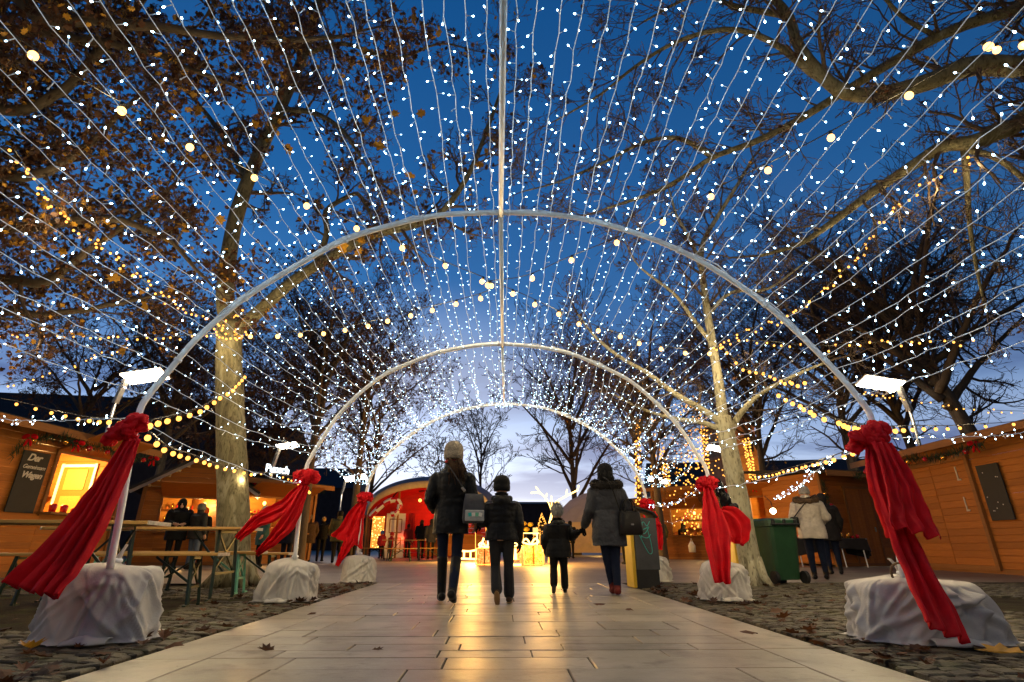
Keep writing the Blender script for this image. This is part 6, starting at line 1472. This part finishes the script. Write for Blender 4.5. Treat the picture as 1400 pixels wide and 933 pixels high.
k2 = person('small child from behind in black jacket and grey fuzzy hat, holding a hand', K2, 1.07, 0, BLACKQ, .72, BLACK, BLACK,
    arms=[[(-.2, 0, 1.32), (-.3, -.03, 1.1), (-.3, .03, .88)], [(.2, 0, 1.32), (.34, .0, 1.16), WP(K2, 1.07, T2+V((-.04, 0, .0))), (.7, .1, .2)]],
    legs=[[(-.1, 0, .9), (-.11, .03, .5), (-.13, -.12, .15), (-.05, .6, -.75)], [(.1, 0, .9), (.12, .05, .5), (.13, .05, .085), (.2, 1, 0)]],
    hat=('fuzzy', GREYK), hood=('plain', BLACKQ), gloves=BLACK, vox=.007, quilt=.022, wide=1.34, lower=.085, group=gw_, head_k=1.46, shoe_sole=cl('dark sole', (.06, .05, .045)))
w2 = person('woman from behind in long grey coat with dark fur hood and dark red boots', W2, 1.63, 0, GREYQ, .63, JEANS, OXBLOOD,
    arms=[[(-.19, 0, 1.37), (-.27, -.02, 1.12), WP(W2, 1.63, T2+V((.035, 0, .06)))], [(.19, 0, 1.37), (.27, -.03, 1.14), (.26, .13, .98)]],
    legs=[[(-.09, 0, .92), (-.045, .05, .5), (.02, .05, .085), (.0, 1, 0)], [(.09, 0, .92), (.07, .0, .5), (.05, -.1, .085), (.1, 1, 0)]],
    hair=('long', DARKH), hat=('beanie', cl('black cap', (.008, .008, .009), rough=.9)), hood=('fur', (FUR, GREYQ)), gloves=BLACK, vox=.0085, quilt=.014, wide=1.06, boots=.12, flare=1.5, group=gw_, head_k=1.12)
hs_ = MB(); r_ = random.Random(6)
for k_ in range(46):
    a_ = r_.uniform(pi*1.02, pi*1.98); x_, y_ = .088*cos(a_), .1*sin(a_); z_ = 1.52+r_.uniform(-.02, .05)
    hs_.tube([(x_, y_, z_), (x_*1.15+r_.uniform(-.01, .01), y_*1.1-.01, z_-.07), (x_*1.5+r_.uniform(-.03, .03), y_*1.2-.03, z_-.13-r_.uniform(0, .05))], [.006, .006, .002], 4)
hs_.build('hair_strands', DARKH, w2, True)
hs_ = MB()
for k_ in range(40):
    a_ = r_.uniform(pi*1.3, pi*2.1); x_, y_ = .1*cos(a_), .11*sin(a_); z_ = 1.56+r_.uniform(-.03, .02)
    hs_.tube([(x_, y_, z_), (x_*1.25+.02, y_*1.2-.01, z_-.1), (x_*1.3+.06+r_.uniform(-.03, .02), y_*1.25-.03, z_-.2-r_.uniform(0, .1))], [.007, .007, .002], 4)
hs_.build('hair_strands', cl('brown hair', (.05, .025, .012)), w1, True)
# bags
bg = thing('shoulder_bag', 'grey shoulder bag with pale printed flap at the tall woman right hip', 'bag', pl(w1, (.27, -.14, .98)), R(12)); m_ = MB(); m_.loft([(0, 0, -.15, .12, .05, 5), (0, 0, -.1, .13, .06, 5), (0, 0, .08, .12, .05, 5), (0, 0, .17, .105, .03, 5)], 28); m_.build('body', cl('grey bag cloth', (.06, .062, .075)), bg, True)
m_ = MB(); m_.box((.0, -.068, -.07), (.22, .02, .12), 0, None, .008); fl_ = m_.build('flap', cl('pale grey print', (.36, .37, .38)), bg)
for x_, mm in ((-.07, 'teal'), (-.02, 'white_paint'), (.03, 'steel_mint'), (.08, 'white_paint')): m_ = MB(); m_.box((x_*.8, -.08, -.06), (.038, .006, .04), 0, Matrix.Rotation(x_*3, 3, 'Y')); m_.build('printed_mark', M[mm], fl_)
m_ = MB(); P = spline([V((-.1, 0, .19)), V((-.2, -.045, .32)), V((-.32, -.075, .47)), V((-.42, -.04, .53)), V((-.46, .12, .5))], 24); m_.tube(P, .014, 6, 0, True, .35); m_.build('strap', cl('grey strap', (.07, .07, .08)), bg); m_ = MB(); m_.box((-.13, -.02, .22), (.03, .02, .06), 0, Matrix.Rotation(-.7, 3, 'Y'), .006); m_.build('buckle', M['steel_grey'], bg)
hb = thing('handbag', 'black leather handbag hanging at the right arm of the woman in the grey coat', 'bag', pl(w2, (.26, -.13, .87)), R(14)); m_ = MB(); m_.loft([(0, 0, -.15, .155, .065, 5), (0, 0, -.12, .165, .075, 5), (0, 0, .12, .14, .06, 5), (0, 0, .15, .13, .045, 5)], 30); m_.build('body', LEATHER, hb, True)
for dy_ in (-.05, .05): m_ = MB(); m_.tube(spline([V((-.08, dy_, .14)), V((-.06, dy_*.6, .26)), V((.0, dy_*.4, .3)), V((.06, dy_*.6, .26)), V((.08, dy_, .14))], 20), .01, 6); m_.build('handle', LEATHER, hb, True)
m_ = MB(); m_.tube(spline([V((-.12, 0, .12)), V((-.2, -.04, .3)), V((-.27, -.02, .52)), V((-.3, .12, .6))], 20), .01, 6, 0, True, .4); m_.build('strap', LEATHER, hb); m_ = MB(); m_.box((.0, -.07, -.02), (.04, .012, .02), 0, None, .004); m_.build('clasp', M['steel_grey'], hb)

bb = thing('black_bundle', 'black plastic bundle tied to the pole beside the second right bow', 'bundle', aty(985, 678, ARCH_Y[2]+.1)); m_ = MB(); r_ = random.Random(3)
for c_, rr_ in (((0, 0, .08), (.06, .06, .12)), ((.05, 0, -.05), (.07, .06, .11)), ((.12, 0, -.13), (.09, .06, .05))):
    a_ = len(m_.v); m_.ellipsoid(c_, rr_, 0, 18, 24)
    for i_ in range(a_, len(m_.v)): q_ = V(m_.v[i_]); m_.v[i_] = tuple(V(c_)+(q_-V(c_))*(1.1-.6*abs(noise.noise(q_*17))))
m_.build('wrap', cl('black plastic film', (.006, .006, .007), rough=.25), bb, True)
cr_ = MB(); cr_.tube([V((.07*cos(a), 0, .07+.07*sin(a))) for a in [2*pi*i/28 for i in range(29)]], .008, 6); o = cr_.build('cable_loop', cl('brown cable', (.16, .1, .05)), None, True); o.location = aty(1236, 800, ARCH_Y[1]-.02); tag(o, 'brown cable loop on top of the near right wrapped weight', 'cable')
# woman in the pale parka at the stall
p = gnd(1123, 793)
wc = person('woman in pale beige parka, grey bobble hat and tall black boots looking at the goods', p, 1.68, R(-28), CREAM, .74, JEANS, LEATHER, hat=('pompom', cl('grey beige knit', (.34, .3, .26), bump=.9, bs=50)), hood=('fur', (BROWN, CREAM)), boots=.38, vox=.011, wide=1.16, flare=1.2,
    arms=[[(-.2, 0, 1.38), (-.3, .02, 1.12), (-.22, .18, 1.0)], [(.2, 0, 1.38), (.29, .0, 1.14), (.2, .2, 1.02)]], group=None)
cb_ = thing('shoulder_bag', 'small black crossbody bag at the left hip of the woman in the pale parka', 'bag', pl(wc, (-.26, -.1, 1.0)), R(-28)); m_ = MB(); m_.loft([(0, 0, -.09, .07, .04, 4), (0, 0, .08, .075, .04, 4), (0, 0, .1, .06, .03, 4)], 20); m_.build('body', LEATHER, cb_, True)
m_ = MB(); m_.tube(spline([V((0, 0, .09)), V((.15, -.07, .26)), V((.34, -.09, .44)), V((.44, .0, .5))], 20), .009, 6); m_.build('strap', LEATHER, cb_)
def P_(u, v, label, H, rz, coat, hem=.74, tr=BLACK, sh=BLACK, **k):
    k.setdefault('vox', .014); return person(label, gnd(u, v), H, R(rz), coat, hem, tr, sh, **k)
P_(1144, 786, 'dark dressed person with fur sleeve standing beside the woman in the pale parka', 1.7, -20, cl('dark coat', (.02, .018, .018)), .7, JEANS, LEATHER, hat=('hood', cl('dark coat', (.02, .018, .018))), boots=.35, wide=1.12)
P_(230, 779, 'man in a dark hooded coat facing the tables left of the great trunk', 1.78, 215, BLACK, .7, BLACK, hat=('hood', BLACK), wide=1.15, head_turn=-.2, arms=[[(-.2, 0, 1.4), (-.27, .05, 1.14), (-.12, .28, 1.1)], [(.2, 0, 1.4), (.27, .05, 1.14), (.12, .28, 1.1)]])
bpk = P_(258, 779, 'person in dark jacket with grey hat and jeans seen from behind by the tables', 1.66, -25, cl('charcoal jacket', (.03, .032, .03)), .78, cl('washed denim', (.09, .12, .18)), hat=('beanie', cl('grey green knit', (.17, .17, .13), bump=.9, bs=50)), wide=1.15)
P_(266, 774, 'person in a bright orange knit hat behind the grey hatted one', 1.72, 160, BLACK, .72, hat=('beanie', ORANGEK), wide=1.1)
P_(352, 776, 'woman in white knit hat and teal coat right of the great trunk', 1.68, 130, TEALC, .62, hat=('beanie', WHITEK), hair=('long', DARKH), wide=1.1, head_turn=.3)
P_(388, 772, 'large person in long navy coat and brown fur hat behind the second left bow', 1.86, -10, NAVY, .6, NAVY, hat=('fuzzy', BROWN), wide=1.25)
P_(436, 768, 'blond person in dark jacket from behind left of the farthest left bow', 1.66, 8, BLACK, .84, hair=('short', BLOND), wide=1.1, arms=[[(-.2, 0, 1.4), (-.3, .0, 1.16), (-.2, .2, 1.1)], [(.2, 0, 1.4), (.3, .0, 1.16), (.2, .2, 1.1)]])
P_(458, 770, 'person in olive parka with dark hat beside the farthest left bow', 1.78, 15, OLIVE, .7, BLACK, hat=('beanie', BLACK), wide=1.2)
P_(479, 768, 'person in dark clothes mostly hidden behind the farthest left bow', 1.7, -10, BLACK, .8, hat=('beanie', BLACK))
P_(543, 758, 'person in light grey coat in front of the red stall counter', 1.68, 4, GREYC, .7, BLACK, hair=('short', DARKH), wide=1.12)
P_(574, 764, 'person in dark jacket right of the distant beer table', 1.74, -12, BLACK, .8, hair=('short', cl('brown hair', (.05, .025, .012))), wide=1.1)
P_(588, 765, 'person in black coat close to the tall woman left arm', 1.7, 20, cl('ink coat', (.018, .018, .026)), .72, hat=('beanie', BLACK))
P_(520, 764, 'child in red jacket by the distant benches', 1.2, 40, REDC, .8, BLACK, hat=('beanie', cl('blue knit', (.05, .12, .4))), head_k=1.25, wide=1.15)
P_(533, 765, 'small child in red suit near the distant beer table', 1.1, -60, REDC, .8, REDC, hat=('beanie', REDC), head_k=1.3, wide=1.15)
P_(556, 763, 'person in maroon jacket standing by the distant benches', 1.6, -30, cl('maroon jacket', (.16, .02, .02)), .8, BLACK, hair=('short', DARKH))
P_(764, 762, 'person in mustard jacket far off right of the small child', 1.7, 10, MUSTARD, .82, BLACK, hair=('short', DARKH), wide=1.1)
P_(781, 764, 'person in black coat far off between the small child and the woman in grey', 1.68, -15, BLACK, .7, hat=('beanie', BLACK))
P_(858, 772, 'person in black trousers and long coat behind the graffiti litter bin', 1.7, 20, BLACK, .55, hat=('beanie', BLACK), wide=1.15)
P_(906, 766, 'person in olive jacket and jeans right of the litter bin', 1.72, -20, OLIVE, .78, cl('washed denim', (.09, .12, .18)), hair=('short', BLOND), wide=1.15)
P_(934, 764, 'person in dark coat bending forward left of the second right bow', 1.6, -70, BLACK, .72, hat=('beanie', BLACK), lean=.22, wide=1.12, arms=[[(-.2, .15, 1.36), (-.25, .3, 1.14), (-.15, .45, 1.05)], [(.2, .15, 1.36), (.25, .3, 1.14), (.15, .45, 1.05)]])
P_(950, 763, 'person in black carrying a white bag left of the second right bow', 1.78, 150, BLACK, .75, hat=('beanie', BLACK), wide=1.1)
P_(967, 763, 'person in black coat partly hidden by the second right bow', 1.74, 20, BLACK, .7, hat=('beanie', BLACK), wide=1.1)
P_(418, 769, 'person in brown coat and beige hat just right of the second left arch pole', 1.7, 40, cl('brown coat', (.06, .035, .02)), .68, BLACK, hat=('beanie', BEIGE), wide=1.1)
P_(502, 762, 'distant person in black left of the red stall door panel', 1.72, 15, BLACK, .72, hat=('beanie', BLACK), wide=1.1)
P_(604, 763, 'distant person in grey jacket almost hidden behind the tall woman', 1.7, 0, GREYC, .8, BLACK, hair=('short', DARKH))
P_(889, 768, 'person in navy jacket between the litter bin and the olive jacketed person', 1.74, 30, NAVY, .78, JEANS, hair=('short', DARKH), wide=1.1)
P_(920, 763, 'distant person in brown coat by the far hut counter', 1.68, -30, cl('brown coat', (.06, .035, .02)), .66, BLACK, hat=('beanie', GREYK), wide=1.1)
P_(1002, 764, 'person in dark coat by the yellow crate behind the slim pale trunk', 1.76, -15, BLACK, .7, BLACK, hat=('beanie', BLACK), wide=1.12)
p = at(946, 748, 21); wbg = thing('carrier_bag', 'small white carrier bag held by the person in black', 'bag', p); m_ = MB(); m_.loft([(0, 0, -.2, .13, .07, 4), (0, 0, .05, .14, .07, 4), (0, 0, .2, .05, .03, 3)], 16); m_.build('body', M['white_paint'], wbg, True); m_ = MB(); m_.tube(spline([V((-.04, 0, .18)), V((0, 0, .32)), V((.04, 0, .18))], 10), .008, 5); m_.build('handle', M['white_paint'], wbg)
